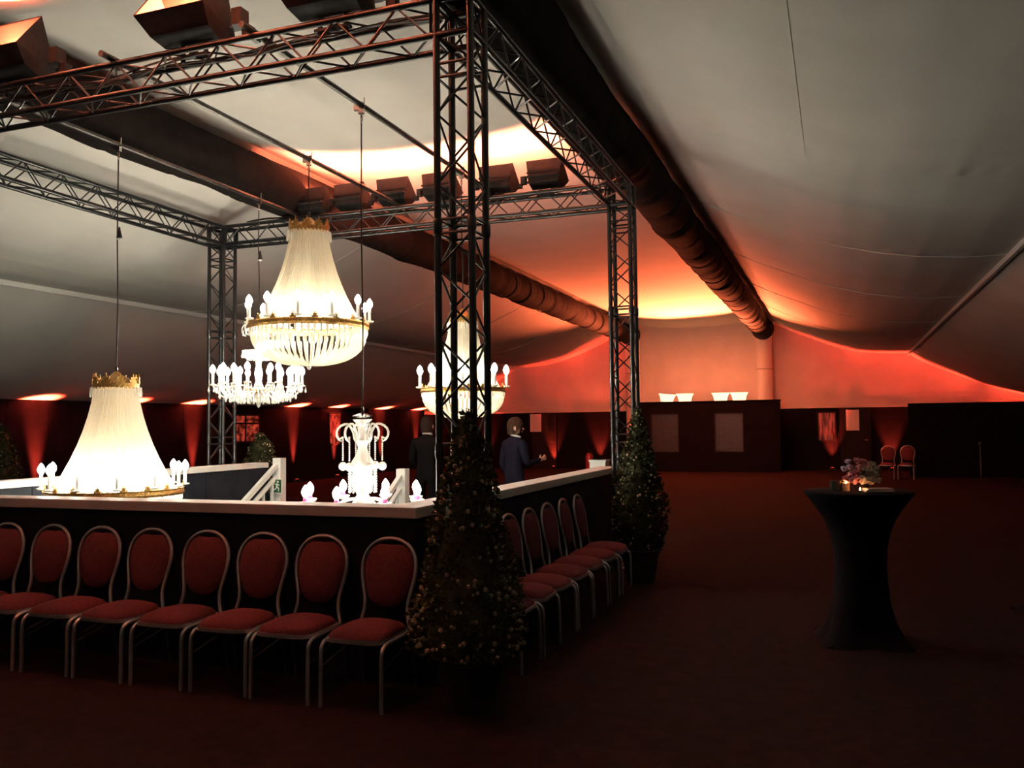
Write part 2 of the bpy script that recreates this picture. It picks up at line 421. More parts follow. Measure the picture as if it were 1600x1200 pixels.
TW = 'black truss towers'; TB = 'black truss beams'
JT = (1.46, 2.91)
for nm, x, y, zt in (('near tower standing behind the large potted conifer', X1, Y1, ZF), ('far right tower standing beside the slim conifer', X1, Y2, ZB), ('far left tower standing behind the stair railing', X3, Y2, ZB), ('near left tower outside the left edge of the photo', X3, Y1, ZF)):
    truss('truss_tower', 'black four chord lattice truss, '+nm, 'truss', (x, y, 0), (x, y, zt-.24), (-1, 0, 0), (0, 1, 0), joints=JT, group=TW, base=True)
    e = thing('truss_corner', 'black box corner block joining two beams on the '+nm.split(' standing')[0].split(' outside')[0], 'truss', (x, y, zt-.24), 0, 'truss corner blocks')
    c = [Vector((a, b, z)) for z in (0, .24, .24+S) for (a, b) in ((0, 0), (-S, 0), (-S, S), (0, S))]
    for k in range(4):
        strut('chord', c[k], c[k+8], .0245, M['truss'], e, 10)
        for lv in (4, 8): strut('chord', c[k+lv], c[(k+1) % 4+lv], .0245, M['truss'], e, 10)
        strut('frame_bar', c[k]+Vector((0, 0, .05)), c[(k+1) % 4]+Vector((0, 0, .05)), .0105, M['truss'], e, 6)
        strut('brace', c[k]+Vector((0, 0, .06)), c[(k+1) % 4+4], .008, M['truss'], e, 6)
        strut('brace', c[k+4], c[(k+1) % 4+8], .008, M['truss'], e, 6)
truss('truss_beam', 'black lattice truss beam along the front, carrying the big floodlights', 'truss', (X1-S, Y1, ZF), (X3, Y1, ZF), (0, 1, 0), (0, 0, 1), group=TB)
truss('truss_beam', 'black lattice truss beam at the back, carrying a row of six floodlights', 'truss', (X1-S, Y2, ZB), (X3, Y2, ZB), (0, 1, 0), (0, 0, 1), group=TB)
truss('truss_beam', 'black lattice truss beam on the right, under the dark duct', 'truss', (X1, Y1+S, ZF), (X1, Y2, ZB), (-1, 0, 0), (0, 0, 1), group=TB)
truss('truss_beam', 'bare black lattice truss beam on the left, carrying no lights', 'truss', (X3, Y1+S, ZF), (X3, Y2, ZB), (-1, 0, 0), (0, 0, 1), group=TB)
# cross pipes lying on the two beams
for x, lb in ((-3.85, 'nearest the right hand truss'), (-5.13, 'the middle one of three'), (-6.60, 'nearest the left hand truss')):
    e = thing('lighting_pipe', 'steel scaffold pipe across the trusses holding chandelier cables, '+lb, 'pipe', (x, 4.97, 4.462), 0, 'pipes across the truss square')
    q = MB(); L = 5.1; q.tube([(0, 0, 0), (0, L, -.035)], .025, 12); obj('pipe', q, M['pipe'], e)
    for yy in (.16, 4.82):
        q = MB(); q.box((0, yy, -.025), (.05, .06, .075)); q.tube([(.04, yy-.02, -.01), (.04, yy+.02, -.01)], .012, 6); obj('clamp', q, M['pipe'], e, smooth=False)
# loose power cables along the front and back beams
for nm, y, z, sd in (('front', Y1+.15, ZF+S-.03, 1), ('back', Y2+.1, ZB+S+.02, 2)):
    e = thing('power_cable', 'bundle of black power cables lying along the %s truss beam' % nm, 'cable', (0, 0, 0)); r2 = random.Random(sd)
    for k in range(4):
        pts = []; q = MB(); ph = r2.random()*6
        for i in range(60):
            x = lerp(X1-.3, X3+.3, i/59)
            pts.append((x, y+.05*math.sin(x*2.1+ph)+.02*k-.03, z+.02*math.sin(x*4.3+ph*2)+.012*k-.06*max(0, math.sin(x*3+ph))**4))
        q.tube(pts, .009, 5); obj('cable', q, M['cable'], e)

# ------------------------------------------------------------------ floodlights
def flood(loc, rz, sc, lamp, label, group, ly=.05, lz=.15, ay=-.04):
    e = thing('floodlight', label, 'floodlight', loc, rz, group); e.scale = (1, 1, 1)
    A, B, C, E, D = [(ay, .37), (.10, .09), (-.02, .035), (-.12, .065), (-.205, .15)]
    hw = {0: .225, 1: .185, 2: .175, 3: .19, 4: .225}
    P = [Vector((0, y*sc, z*sc)) for y, z in (A, B, C, E, D)]
    vs = []
    for s in (-1, 1):
        for i, p in enumerate(P): vs.append((s*hw[i]*sc, p.y, p.z))
    fs = [(0, 1, 6, 5), (1, 2, 7, 6), (2, 3, 8, 7), (3, 4, 9, 8), (0, 4, 3, 2, 1), (5, 6, 7, 8, 9)]
    def shell(k, flip):
        cen = Vector((0, -.04*sc, .17*sc)); q = MB()
        q.add([cen+(Vector(v)-cen)*k for v in vs], [f[::-1] if flip else f for f in fs]); return q
    h = obj('housing', shell(1, False), M['flood'], e, smooth=False)
    md = h.modifiers.new('thick', 'SOLIDIFY'); md.thickness = .004; md.offset = 1
    obj('reflector', shell(.965, True), M['flood_in'], e, smooth=False)
    q = MB(); q.tube([(-.10*sc, ly*sc, lz*sc), (.10*sc, ly*sc, lz*sc)], .012*sc, 8); obj('lamp_tube', q, lamp, e)
    for s in (-1, 1):
        q = MB(); q.box((s*.075*sc, .0, .0), (.02, .03, .10*sc)); obj('yoke_arm', q, M['flood'], e, smooth=False)
    q = MB(); q.box((0, 0, -.03), (.20*sc, .05, .02)); q.box((0, 0, -.02), (.05, .06, .05)); obj('clamp', q, M['flood'], e, smooth=False)
    q = MB(); q.box((.27*sc, .03*sc, .15*sc), (.06*sc, .07*sc, .09*sc)); q.box((.31*sc, .05*sc, .08*sc), (.05*sc, .05*sc, .05*sc)); q.box((.24*sc, .03*sc, .12*sc), (.07*sc, .02, .02)); obj('junction_box', q, M['flood'], e, smooth=False)
    q = MB(); q.box((0, .115*sc, .21*sc), (.40*sc, .02*sc, .018*sc)); q.box((0, .13*sc, .16*sc), (.40*sc, .05*sc, .016*sc)); obj('gel_rail', q, M['flood'], e, smooth=False)
    return e
for x, lb in ((-6.23, 'at the left edge, its lit inside showing'), (-4.44, 'the large middle one over the front truss beam'), (-3.24, 'nearest the near truss tower')):
    flood((x, Y1+S/2, ZF+S+.035), 0, 1.4, M['lamp_front'], 'black hopper floodlight on front truss beam, '+lb, 'floodlights on the front truss')
for i, x in enumerate((-6.40, -5.84, -5.21, -4.57, -3.80, -3.18)):
    flood((x, Y2+S/2, ZB+S+.035), PI+random.uniform(-.05, .05), 1.0, M['lamp_hot'], 'black hopper floodlight on the back truss beam, %s from the left' % ['first', 'second', 'third', 'fourth', 'fifth', 'sixth'][i], 'floodlights on the back truss', -.05, .29, .065)

# ------------------------------------------------------------------ chandeliers
_mesh = {}
def shared(key, build, m, smooth=True):
    if key not in _mesh: _mesh[key] = build().mesh(key, m, smooth)
    return _mesh[key]
def b_candle():
    q = MB(); q.tube([(0, 0, 0), (0, 0, .13)], .016, 10); q.lathe([(.012, -.02), (.04, -.012), (.045, 0), (.02, .005)], 10); return q
def b_bulb():
    q = MB(); q.lathe([(.010, 0), (.024, .014), (.033, .040), (.030, .062), (.017, .088), (.002, .105)], 10); return q
def b_drop():
    q = MB(); q.lathe([(.001, 0), (.006, -.012), (.003, -.02), (.013, -.055), (.015, -.07), (.009, -.085), (.001, -.09)], 6); return q
def b_palm():
    q = MB(); q.prism([(-.035, 0), (-.045, .03), (-.022, .025), (-.03, .055), (-.008, .05), (0, .085), (.008, .05), (.03, .055), (.022, .025), (.045, .03), (.035, 0)], .012); return q
def suspension(e, top, hang, plug=None):
    """cable from the pipe (local z = top) to the chandelier (local z = hang)"""
    q = MB(); q.tube([(0, 0, hang), (.006, .004, lerp(hang, top, .3)), (-.005, 0, lerp(hang, top, .6)), (0, 0, top-.16)], .0065, 6); obj('cable', q, M['cable'], e)
    q = MB(); q.tube([(.032*math.cos(a), 0, top+.032*math.sin(a)) for a in [2*PI*k/12 for k in range(12)]], .009, 6, closed=True); q.box((.0, 0, top-.045), (.05, .035, .05)); q.tube([(.03, 0, top+.01), (.03, 0, top+.07)], .006, 6); q.box((-.045, 0, top-.01), (.05, .03, .05)); obj('pipe_clamp', q, M['chrome'], e)
    for k in range(3):
        q = MB(); zc = top-.085-.028*k
        q.tube([((.010*math.cos(a)) if k % 2 else 0, 0 if k % 2 else .010*math.cos(a), zc+.02*math.sin(a)) for a in [2*PI*j/10 for j in range(10)]], .0045, 5, closed=True); obj('chain_link', q, M['chrome'], e)
    if plug:
        q = MB(); q.lathe([(.008, .05), (.012, .02), (.028, -.05), (.027, -.06)], 10, (.02, 0, plug)); obj('plug', q, M['cable'], e)
        q = MB(); q.lathe([(.024, -.062), (.024, -.075), (.012, -.076)], 10, (.02, 0, plug)); obj('plug_tip', q, M['white'], e)
    q = MB(); zc = hang+.02
    q.tube([(.012*math.cos(a), 0, zc+.03*math.sin(a)) for a in [2*PI*j/10 for j in range(10)]], .005, 5, closed=True); obj('chain_link', q, M['chrome'], e)
BM = {}
def bulb_mat(kind, k):
    s = (BULB if kind == 'bulb' else INNER)*k
    return mat('%s_%d' % (kind, int(k*100)), (1, .9, .7), .4, emit=(1, .95, .79), estr=s)
def bag_chandelier(loc, top, label, sc=1.0, n_c=12, plug=None, pw=1.0, ipw=1.0):
    """empire bag chandelier; local z = 0 at the gilt ring, crown at 1.13*sc, bowl below"""
    e = thing('bag_chandelier', label, 'chandelier', loc, random.uniform(0, .3))
    R = .60*sc; rc = .185*sc; H = 1.0*sc; mb_ = bulb_mat('bulb', pw); mi_ = bulb_mat('inner', ipw)
    # crown
    q = MB(); q.lathe([(.17*sc, H-.02), (.205*sc, H-.01), (.205*sc, H+.035), (.18*sc, H+.05), (.12*sc, H+.085), (.05*sc, H+.12), (.02*sc, H+.15)], 24); obj('crown', q, M['gold'], e)
    for k in range(10):
        a = 2*PI*k/10; o = link('palmette', shared('palmette%.2f' % 1, b_palm, M['gold'], False), e); o.location = (.20*sc*math.cos(a), .20*sc*math.sin(a), H+.03*sc); o.rotation_euler = (0, 0, a+PI/2); o.scale = (1.15*sc,)*3
    q = MB()
    for k in range(36):
        a = 2*PI*k/36; x, y = .222*sc*math.cos(a), .222*sc*math.sin(a); q.tube([(x, y, H-.005), (x*1.01, y*1.01, H-.05), (x*1.03, y*1.03, H-.10)], [.006*sc, .009*sc, .003*sc], 5)
    obj('crown_fringe', q, M['crystal'], e)['kind'] = 'stuff'
    # long strands from the crown to the ring
    q = MB(); rr = random.Random(5); n = 76
    for k in range(n):
        a = 2*PI*k/n+rr.uniform(-.012, .012); pts = []; rs = []
        if rr.random() < .06: continue
        for i in range(15):
            t = i/14; r = rc+(R*.86-rc)*(t**2.1*.62+t*.38); z = H-.02-t*(H-.06*sc)
            pts.append((r*math.cos(a), r*math.sin(a), z)); rs.append((.0075+.0135*t)*sc*(1+.12*(i % 2)))
        q.tube(pts, rs, 5, cap=False)
    obj('bead_strands', q, M['strand'], e)['kind'] = 'stuff'
    for k in range(6):
        a = 2*PI*k/6+.2; q = MB(); q.tube([(.10*sc*math.cos(a), .1*sc*math.sin(a), H), (R*.72*math.cos(a), R*.72*math.sin(a), .02)], .005*sc, 6); obj('tie_rod', q, M['gold'], e)
    # gilt ring
    q = MB(); N = 48; pr = [(R-.03*sc, -.03*sc), (R+.012*sc, -.032*sc), (R+.022*sc, -.01*sc), (R+.012*sc, .02*sc), (R+.02*sc, .032*sc), (R-.02*sc, .034*sc)]
    vs = [(r*math.cos(2*PI*k/N), r*math.sin(2*PI*k/N), z) for r, z in pr for k in range(N)]
    fs = [(i*N+k, i*N+(k+1) % N, (i+1) % 6*N+(k+1) % N, (i+1) % 6*N+k) for i in range(6) for k in range(N)]
    q.add(vs, fs); obj('ring', q, M['gold'], e)
    for k in range(18):
        a = 2*PI*k/18; o = link('palmette', shared('palmette%.2f' % 1, b_palm, M['gold'], False), e); o.location = (R*1.01*math.cos(a), R*1.01*math.sin(a), .028*sc); o.rotation_euler = (0, 0, a+PI/2); o.scale = (.8*sc,)*3
    for k in range(n_c):
        a = 2*PI*(k+.5)/n_c; o = link('candle', shared('candle', b_candle, M['candle']), e); o.location = ((R+.025*sc)*math.cos(a), (R+.025*sc)*math.sin(a), .06*sc)
        bu = link('bulb', shared('bulb_%.2f' % pw, b_bulb, mb_), o, (0, 0, .13))
    # bowl of strands below
    q = MB(); n = 52
    for k in range(n):
        a = 2*PI*k/n; pts = []; rs = []
        for i in range(13):
            t = i/12; ph = t*PI/2; r = max(.02, R*.95*math.cos(ph)**.8); z = -.10*sc-.30*sc*math.sin(ph)
            pts.append((r*math.cos(a), r*math.sin(a), z)); rs.append(.0185*sc*(1-.55*t)*(1+.12*(i % 2)))
        q.tube(pts, rs, 5, cap=False)
    obj('bowl_strands', q, M['strand'], e)['kind'] = 'stuff'
    q = MB()
    for k in range(60):
        a = 2*PI*k/60; x, y = R*.985*math.cos(a), R*.985*math.sin(a); q.tube([(x, y, -.03*sc), (x, y, -.07*sc), (x*.99, y*.99, -.115*sc)], [.012*sc, .016*sc, .005*sc], 5)
    obj('ring_fringe', q, M['crystal'], e)['kind'] = 'stuff'
    q = MB(); q.lathe([(.004, -.45*sc), (.018*sc, -.435*sc), (.03*sc, -.41*sc), (.08*sc, -.395*sc), (.02*sc, -.38*sc)], 12); obj('finial', q, M['crystal'], e)
    for k in range(8):
        a = 2*PI*k/8; rr_ = .30*sc; o = link('inner_bulb', shared('inner_%.2f' % ipw, lambda: _big(), mi_), e); o.location = (rr_*math.cos(a), rr_*math.sin(a), .05*sc); o.scale = (sc,)*3
    suspension(e, top, H+.16*sc, plug)
    return e
def _big():
    q = MB(); q.ball((0, 0, 0), .045, 8, 5); return q
PZT = 4.445
bag_chandelier((-6.60, 6.63, 1.02), PZT-1.02, 'large crystal bag chandelier hanging lowest on the left, bottom hidden by parapet', 1.02, plug=2.55, pw=.7)
bag_chandelier((-5.13, 7.74, 2.67), PZT-2.67, 'large crystal bag chandelier hanging highest, in the centre, with full bowl below', 1.0, pw=.3, ipw=.45)
bag_chandelier((-3.85, 8.80, 2.01), PZT-2.01, 'smaller crystal bag chandelier seen through the near truss tower', .76, 8, pw=.75, ipw=.6)

def scroll(r0, r1, z0, zc, a, turns=1.0, n=14):
    """a curl that leaves the stem, rises and hooks over"""
    pts = []
    for i in range(n):
        t = i/(n-1)
        if t < .5: s = t/.5; r = lerp(r0, (r0+r1)/2, s); z = lerp(z0, zc, math.sin(s*PI/2))
        else:
            s = (t-.5)/.5; c = (r0+r1)/2; k = (r1-c); r = c+k*math.sin(s*PI*.85); z = zc-k*.9+k*.9*math.cos(s*PI*.85)-.0
        pts.append((r*math.cos(a), r*math.sin(a), z))
    return pts
def arm(r0, r1, z0, z1, a, dip, n=14):
    pts = []
    for i in range(n):
        t = i/(n-1); r = lerp(r0, r1, t); z = lerp(z0, z1, t)-dip*math.sin(PI*t)+.04*math.sin(2*PI*t)
        pts.append((r*math.cos(a), r*math.sin(a), z))
    return pts
def hang_drops(e, spots, sc=1.0):
    for p in spots:
        o = link('crystal_drop', shared('drop', b_drop, M['crystal']), e, p); o.scale = (sc,)*3
def arm_chandelier(loc, top):
    mb_ = bulb_mat('bulb', .45)
    e = thing('arm_chandelier', 'crystal chandelier with bulb arms and hanging drops, behind the central bag chandelier', 'chandelier', loc)
    # local z = 0 at bulb height
    q = MB(); q.lathe([(.004, -.42), (.02, -.40), (.035, -.36), (.10, -.30), (.14, -.22), (.06, -.17), (.035, -.10), (.05, 0), (.03, .10), (.045, .18), (.03, .25), (.05, .30), (.025, .42), (.04, .52), (.02, .60), (.01, .66)], 14); obj('stem', q, M['crystal'], e)
    q = MB(); q.lathe([(.02, .20), (.13, .235), (.20, .275), (.19, .28), (.05, .24)], 18); obj('upper_dish', q, M['crystal'], e)
    q = MB(); q.lathe([(.05, -.30), (.14, -.24), (.16, -.20), (.06, -.19)], 18); obj('lower_dish', q, M['gold'], e)
    for k in range(24):
        a = 2*PI*k/24+.1; R = (.54, .46, .36)[k % 3]; dz = (0, .02, -.02)[k % 3]
        q = MB(); q.tube(arm(.08, R, -.22, -.16+dz, a, .10), .010, 7); o = obj('arm', q, M['crystal'], e)
        x, y = R*math.cos(a), R*math.sin(a)
        c = link('candle', shared('candle', b_candle, M['candle']), e, (x, y, -.14+dz)); b = link('bulb', shared('bulb_arm', b_bulb, mb_), c, (0, 0, .13))
        hang_drops(e, [(x+.045*math.cos(a+j*2.1), y+.045*math.sin(a+j*2.1), -.155+dz) for j in range(3)], .9)
        hang_drops(e, [(.85*x, .85*y, -.21), (.72*x, .72*y, -.25), (.45*x, .45*y, -.27)], 1.15)
    for k in range(22):
        a = 2*PI*k/22; hang_drops(e, [(.19*math.cos(a), .19*math.sin(a), .275), (.13*math.cos(a+.1), .13*math.sin(a+.1), .24)], .9)
    for k in range(10):
        a = 2*PI*k/10; hang_drops(e, [(.19*math.cos(a), .19*math.sin(a), .27), (.11*math.cos(a), .11*math.sin(a), -.28)], .9)
    for k in range(6):
        a = 2*PI*k/6+.3; q = MB(); q.tube(scroll(.02, .21, .42, .62, a), .007, 6); obj('scroll', q, M['crystal'], e)
        hang_drops(e, [(.19*math.cos(a), .19*math.sin(a), .54), (.14*math.cos(a), .14*math.sin(a), .60)], .9)
    suspension(e, top, .66, plug=1.46)
    return e
arm_chandelier((-6.60, 8.87, 2.29), PZT-2.29)
def glass_chandelier(loc, top):
    e = thing('glass_chandelier', 'white glass chandelier with scrolls and pink bulb cups, hanging low behind front parapet', 'chandelier', loc)
    # local z = 0 at arm height
    q = MB(); q.lathe([(.004, -.14), (.03, -.10), (.07, -.04), (.075, .02), (.05, .05), (.065, .09), (.09, .13), (.095, .20), (.075, .25), (.10, .30), (.095, .34), (.055, .40), (.04, .46), (.05, .50), (.06, .52), (.035, .53)], 16); obj('stem', q, M['crystal'], e)
    q = MB(); q.lathe([(.025, .52), (.03, .60), (.045, .66), (.085, .70), (.08, .705), (.03, .68)], 16); obj('trumpet', q, M['crystal'], e)
    q = MB(); q.lathe([(.02, .715), (.085, .725), (.09, .735), (.03, .755), (.01, .76)], 16); obj('canopy', q, M['chrome'], e)
    for k in range(6):
        a = 2*PI*k/6+.35
        q = MB(); q.tube(scroll(.045, .225, .50, .665, a)+[(.20*math.cos(a), .20*math.sin(a), .535), (.165*math.cos(a), .165*math.sin(a), .55)], .0105, 7); obj('scroll', q, M['crystal'], e)
        q = MB(); x, y = .17*math.cos(a), .17*math.sin(a)
        for i in range(11): q.ball((x, y, .545-.019*i), .0095, 6, 4)
        obj('bead_chain', q, M['crystal'], e)['kind'] = 'stuff'
        q = MB(); q.ball((x, y, .30), .038, 10, 6); obj('glass_ball', q, M['crystal'], e)
    q = MB()
    for k in range(14):
        a = 2*PI*k/14
        for i in range(10): q.ball((.115*math.cos(a), .115*math.sin(a), .28-.022*i), .011, 5, 3)
    obj('bead_curtain', q, M['crystal'], e)['kind'] = 'stuff'
    for k in range(8):
        a = 2*PI*k/8+.1; R = .50
        q = MB(); q.tube(arm(.06, R, .02, -.01, a, .07), .012, 7); obj('arm', q, M['crystal'], e)
        x, y = R*math.cos(a), R*math.sin(a)
        q = MB(); q.lathe([(.015, -.02), (.05, -.005), (.062, .018), (.055, .02), (.02, .0)], 12, (x, y, 0)); obj('drip_dish', q, M['crystal'], e)
        q = MB(); q.lathe([(.017, 0), (.022, .03), (.018, .055)], 10, (x, y, 0)); c = obj('bulb_cup', q, M['pink'], e)
        c['label'] = 'pink glass bulb cup'
        link('bulb', shared('bulb', b_bulb, M['bulb']), e, (x, y, .055))
    suspension(e, top, .76)
    return e
glass_chandelier((-3.85, 6.62, .985), PZT-.985)

# ------------------------------------------------------------------ parapets, newels and stair railings
def parapet(label, p0, p1, th, h):
    p0 = Vector(p0); p1 = Vector(p1); d = p1-p0; L = d.length; a = math.atan2(d.y, d.x)
    e = thing('parapet', label, 'parapet', (p0+p1)/2, a)
    n = max(1, round(L/1.22))
    for i in range(n):
        q = MB(); q.box((-L/2+L*(i+.5)/n, 0, (h-.07)/2), (L/n-.006, th, h-.07)); obj('panel', q, M['panel'], e, smooth=False)
    q = MB(); q.box((0, 0, h-.035), (L+.0, th+.03, .07)); c = obj('cap', q, M['cap'], e, smooth=False); c['label'] = 'pale painted cap board'
    b = c.modifiers.new('bev', 'BEVEL'); b.width = .006; b.segments = 2
    return e
parapet('dark panelled parapet with pale cap behind the front row of chairs', (-7.68, 5.06, 0), (-2.72, 5.06, 0), .20, 1.11)
parapet('dark panelled parapet with pale cap behind the right row of chairs', (-2.61, 4.945, 0), (-2.61, 10.4, 0), .20, 1.11)
parapet('dark parapet with white cap on the far left side of the stairwell', (-7.57, 5.175, 0), (-7.57, 10.25, 0), .20, 1.145)
def newel(loc, w_, h, label):
    q = MB(); q.box((0, 0, h/2), (w_, w_, h)); q.box((0, 0, h-.01), (w_+.02, w_+.02, .02))
    o = obj('newel_post', q, M['white'], loc=loc, smooth=False); tag(o, label, 'post'); return o
newel((-2.80, 10.62, 0), .2, 1.18, 'white square post at far end of right parapet, beside far truss tower')
def stair_rail(x, label, h0, first, flip):
    e = thing('stair_railing', label, 'railing', (x, 10.35, 0))
    q = MB(); q.box((0, .07, (h0+.1)/2), (.13, .13, h0+.1)); obj('newel', q, M['white'], e, smooth=False)
    sl = .17/.27
    y0, y1 = 0, -3.2
    for dz, w_ in ((0, .06), (-.16, .035)) if True else ():
        q = MB(); rot = Matrix.Rotation(math.atan(sl), 3, 'X'); L = math.hypot(3.2, 3.2*sl)
        q.box((0, -1.6, h0+dz-1.6*sl), (.06, L, w_), rot); obj('handrail', q, M['white'], e, smooth=False)
    for i in range(14):
        y = -.10-.2*i; zt = h0+sl*y-.16; zb = sl*y-.15
        q = MB(); q.box((0, y, (zt+zb)/2), (.035, .035, zt-zb)); obj('baluster', q, M['white'], e, smooth=False)
    return e
stair_rail(-7.40, 'white stair railing running down beside left parapet, with green exit sign', 1.10, True, False)
stair_rail(-5.45, 'white stair railing on the right of the stairs, behind the glass chandelier', .96, False, True)
# green emergency exit sign on the left newel
e = thing('exit_sign', 'green emergency exit sign with running figure on white stair newel', 'sign', (-7.38, 10.30, .815), -.15)
q = MB(); q.box((0, 0, 0), (.25, .012, .20)); obj('frame', q, M['signwhite'], e, smooth=False)
q = MB(); q.box((0, -.008, 0), (.23, .006, .18)); obj('plate', q, M['green'], e, smooth=False)
q = MB()
def seg2(a, b, w_):
    a = Vector((a[0], 0, a[1])); b = Vector((b[0], 0, b[1])); d = (b-a).normalized(); n = Vector((-d.z, 0, d.x))*w_/2
    q.add([(p.x, -.0125, p.z) for p in (a-n, b-n, b+n, a+n)], [(0, 1, 2, 3)])
for a, b, w_ in [((.045, .035), (.035, -.015), .03), ((.035, -.01), (.075, -.03), .018), ((.075, -.03), (.07, -.07), .015), ((.035, -.015), (.01, -.045), .018), ((.01, -.045), (-.02, -.05), .014), ((.045, .03), (.085, .01), .014), ((.045, .03), (.01, .02), .014), ((.01, .02), (-.01, .045), .012)]: seg2(a, b, w_)
q.add([(.055+.018*math.cos(2*PI*k/10), -.0125, .06+.018*math.sin(2*PI*k/10)) for k in range(10)], [tuple(range(10))])
obj('running_figure', q, M['signwhite'], e, smooth=False)
q = MB()
for a, b, w_ in [((-.03, .03), (-.09, -.06), .016), ((-.09, -.06), (-.05, -.058), .014), ((-.09, -.06), (-.085, -.02), .014)]: seg2(a, b, w_)
q.add([(-.045, -.0125, .06), (-.02, -.0125, .06), (-.02, -.0125, .03), (-.045, -.0125, .03)], [(3, 2, 1, 0)])
obj('arrow', q, M['signwhite'], e, smooth=False)

# ------------------------------------------------------------------ chairs
def smooth_path(p, n=4):
    """Catmull-Rom through the points"""
    p = [Vector(x) for x in p]; out = []
    for i in range(len(p)-1):
        a = p[max(i-1, 0)]; b = p[i]; c = p[i+1]; d = p[min(i+2, len(p)-1)]
        for k in range(n):
            t = k/n; out.append(.5*((2*b)+(c-a)*t+(2*a-5*b+4*c-d)*t*t+(3*b-a-3*c+d)*t**3))
    out.append(p[-1]); return out
def make_chair(name, label):
    e = thing(name, label, 'chair')
    def yb(z): return .188+.09*max(0, (z-.40)/.51)
    half = [(.172, .400), (.152, .475), (.152, .545), (.172, .635), (.187, .725), (.174, .81), (.128, .875), (.066, .908)]
    pts = [(-x, yb(z), z) for x, z in half]+[(0, yb(.917), .917)]+[(x, yb(z), z) for x, z in reversed(half)]
    q = MB(); q.tube(smooth_path(pts, 4), .0125, 8); obj('back_frame', q, M['alu'], e)
    for s in (-1, 1):
        q = MB(); q.tube(smooth_path([(s*.172, .188, .403), (s*.180, .165, .380), (s*.195, 0, .375), (s*.20, -.14, .373), (s*.20, -.195, .352), (s*.20, -.212, .30), (s*.20, -.215, .14), (s*.20, -.217, 0)], 4), .0125, 8); obj('leg', q, M['alu'], e)
        q = MB(); q.tube(smooth_path([(s*.175, .10, .373), (s*.18, .16, .355), (s*.185, .19, .30), (s*.19, .245, 0)], 3), .011, 6); obj('leg', q, M['steel'], e)  # rear leg in the tube colour darkened for shade
        q = MB(); q.tube([(s*.198, -.20, .23), (s*.183, .17, .32)], .006, 5); obj('stretcher', q, M['steel'], e)
    # seat pad: rounded, domed, with a silver trim band
    def sq(a, w_, d_, pw=.42):
        c, s = math.cos(a), math.sin(a); return (w_*math.copysign(abs(c)**pw, c), d_*math.copysign(abs(s)**pw, s))
    q = MB(); vs = []; fs = []; n = 28; lay = [(.0, .380), (.95, .380), (1.0, .392), (.985, .407), (.90, .429), (.72, .449), (.4, .463), (.01, .467)]
    for k, z in lay:
        for i in range(n):
            x, y = sq(2*PI*i/n, .195*k*(1-.0), .205*k, .42 if k > .8 else .7); vs.append((x*(1-.10*(y+.2)/.4), y-.005, z))
    for i in range(len(lay)-1):
        for k in range(n): fs.append((i*n+k, i*n+(k+1) % n, (i+1)*n+(k+1) % n, (i+1)*n+k))
    q.add(vs, fs); obj('seat', q, M['redfab'], e)
    q = MB(); vs = []
    for r, z in ((1.0, .373), (1.035, .373), (1.035, .396), (1.0, .396)):
        for i in range(n):
            x, y = sq(2*PI*i/n, .195*r, .205*r); vs.append((x*(1-.10*(y+.2)/.4), y-.005, z))
    q.add(vs, [(i*n+k, i*n+(k+1) % n, (i+1) % 4*n+(k+1) % n, (i+1) % 4*n+k) for i in range(4) for k in range(n)]); obj('seat_trim', q, M['alu'], e)
    # oval padded back
    half_o = [(.500, .0), (.507, .062), (.53, .103), (.565, .130), (.61, .150), (.67, .167), (.73, .174), (.79, .164), (.83, .146), (.86, .122), (.882, .082), (.880, .035), (.878, 0)]
    out = [(x, z) for z, x in half_o]+[(-x, z) for z, x in reversed(half_o[1:-1])]
    q = MB(); vs = []; fs = []; n = len(out)
    for k, t in ((.02, -.030), (.6, -.027), (.92, -.016), (1.0, 0), (.95, .012), (.02, .016)):
        for ox, oz in out:
            x = ox*k; z = .70+(oz-.70)*k
            vs.append((x, yb(z)+t, z))
    for i in range(5):
        for k in range(n): fs.append((i*n+k, (i+1)*n+k, (i+1)*n+(k+1) % n, i*n+(k+1) % n))
    q.add(vs, fs); obj('backrest', q, M['redfab'], e)
    return e
ORD = ['rightmost', 'second from the right', 'third from the right', 'fourth from the right', 'fifth from the right', 'sixth from the right', 'seventh from the right', 'leftmost']
G1 = 'chairs along the front parapet'; G2 = 'chairs along the right parapet'
rr = random.Random(11); proto = None
for i, x in enumerate((-2.66, -3.15, -3.60, -4.07, -4.55, -5.01, -5.48, -5.94)):
    lb = 'red padded oval-back chair with silver frame before the front parapet, '+ORD[i]
    if i == 7: lb = 'red padded oval-back chair before front parapet, leftmost, cut by the photo edge'
    loc = (x, 4.645, 0); rz = rr.uniform(-.035, .035)
    if proto is None:
        proto = make_chair('banquet_chair', lb); proto.location = loc; proto.rotation_euler = (0, 0, rz); proto['group'] = G1
    else: dup(proto, loc, rz, lb, G1)
ORR = ['nearest, mostly hidden by the conifer', 'second from the near end', 'third from the near end', 'fourth from the near end', 'fifth from the near end', 'sixth from the near end', 'farthest, next to the slim conifer']
for i, y in enumerate((5.59, 6.05, 6.46, 6.95, 7.44, 7.93, 8.42)):
    dup(proto, (-2.185, y, 0), PI/2+rr.uniform(-.04, .04), 'red padded chair in the row along the right parapet, '+ORR[i], G2)
for k in range(2):
    dup(proto, (1.27+.5*k, 26.6, 0), -.2, 'red oval-back chair by the far wall beside black partition, '+['left', 'right'][k]+' one of two', 'chairs by the far wall')

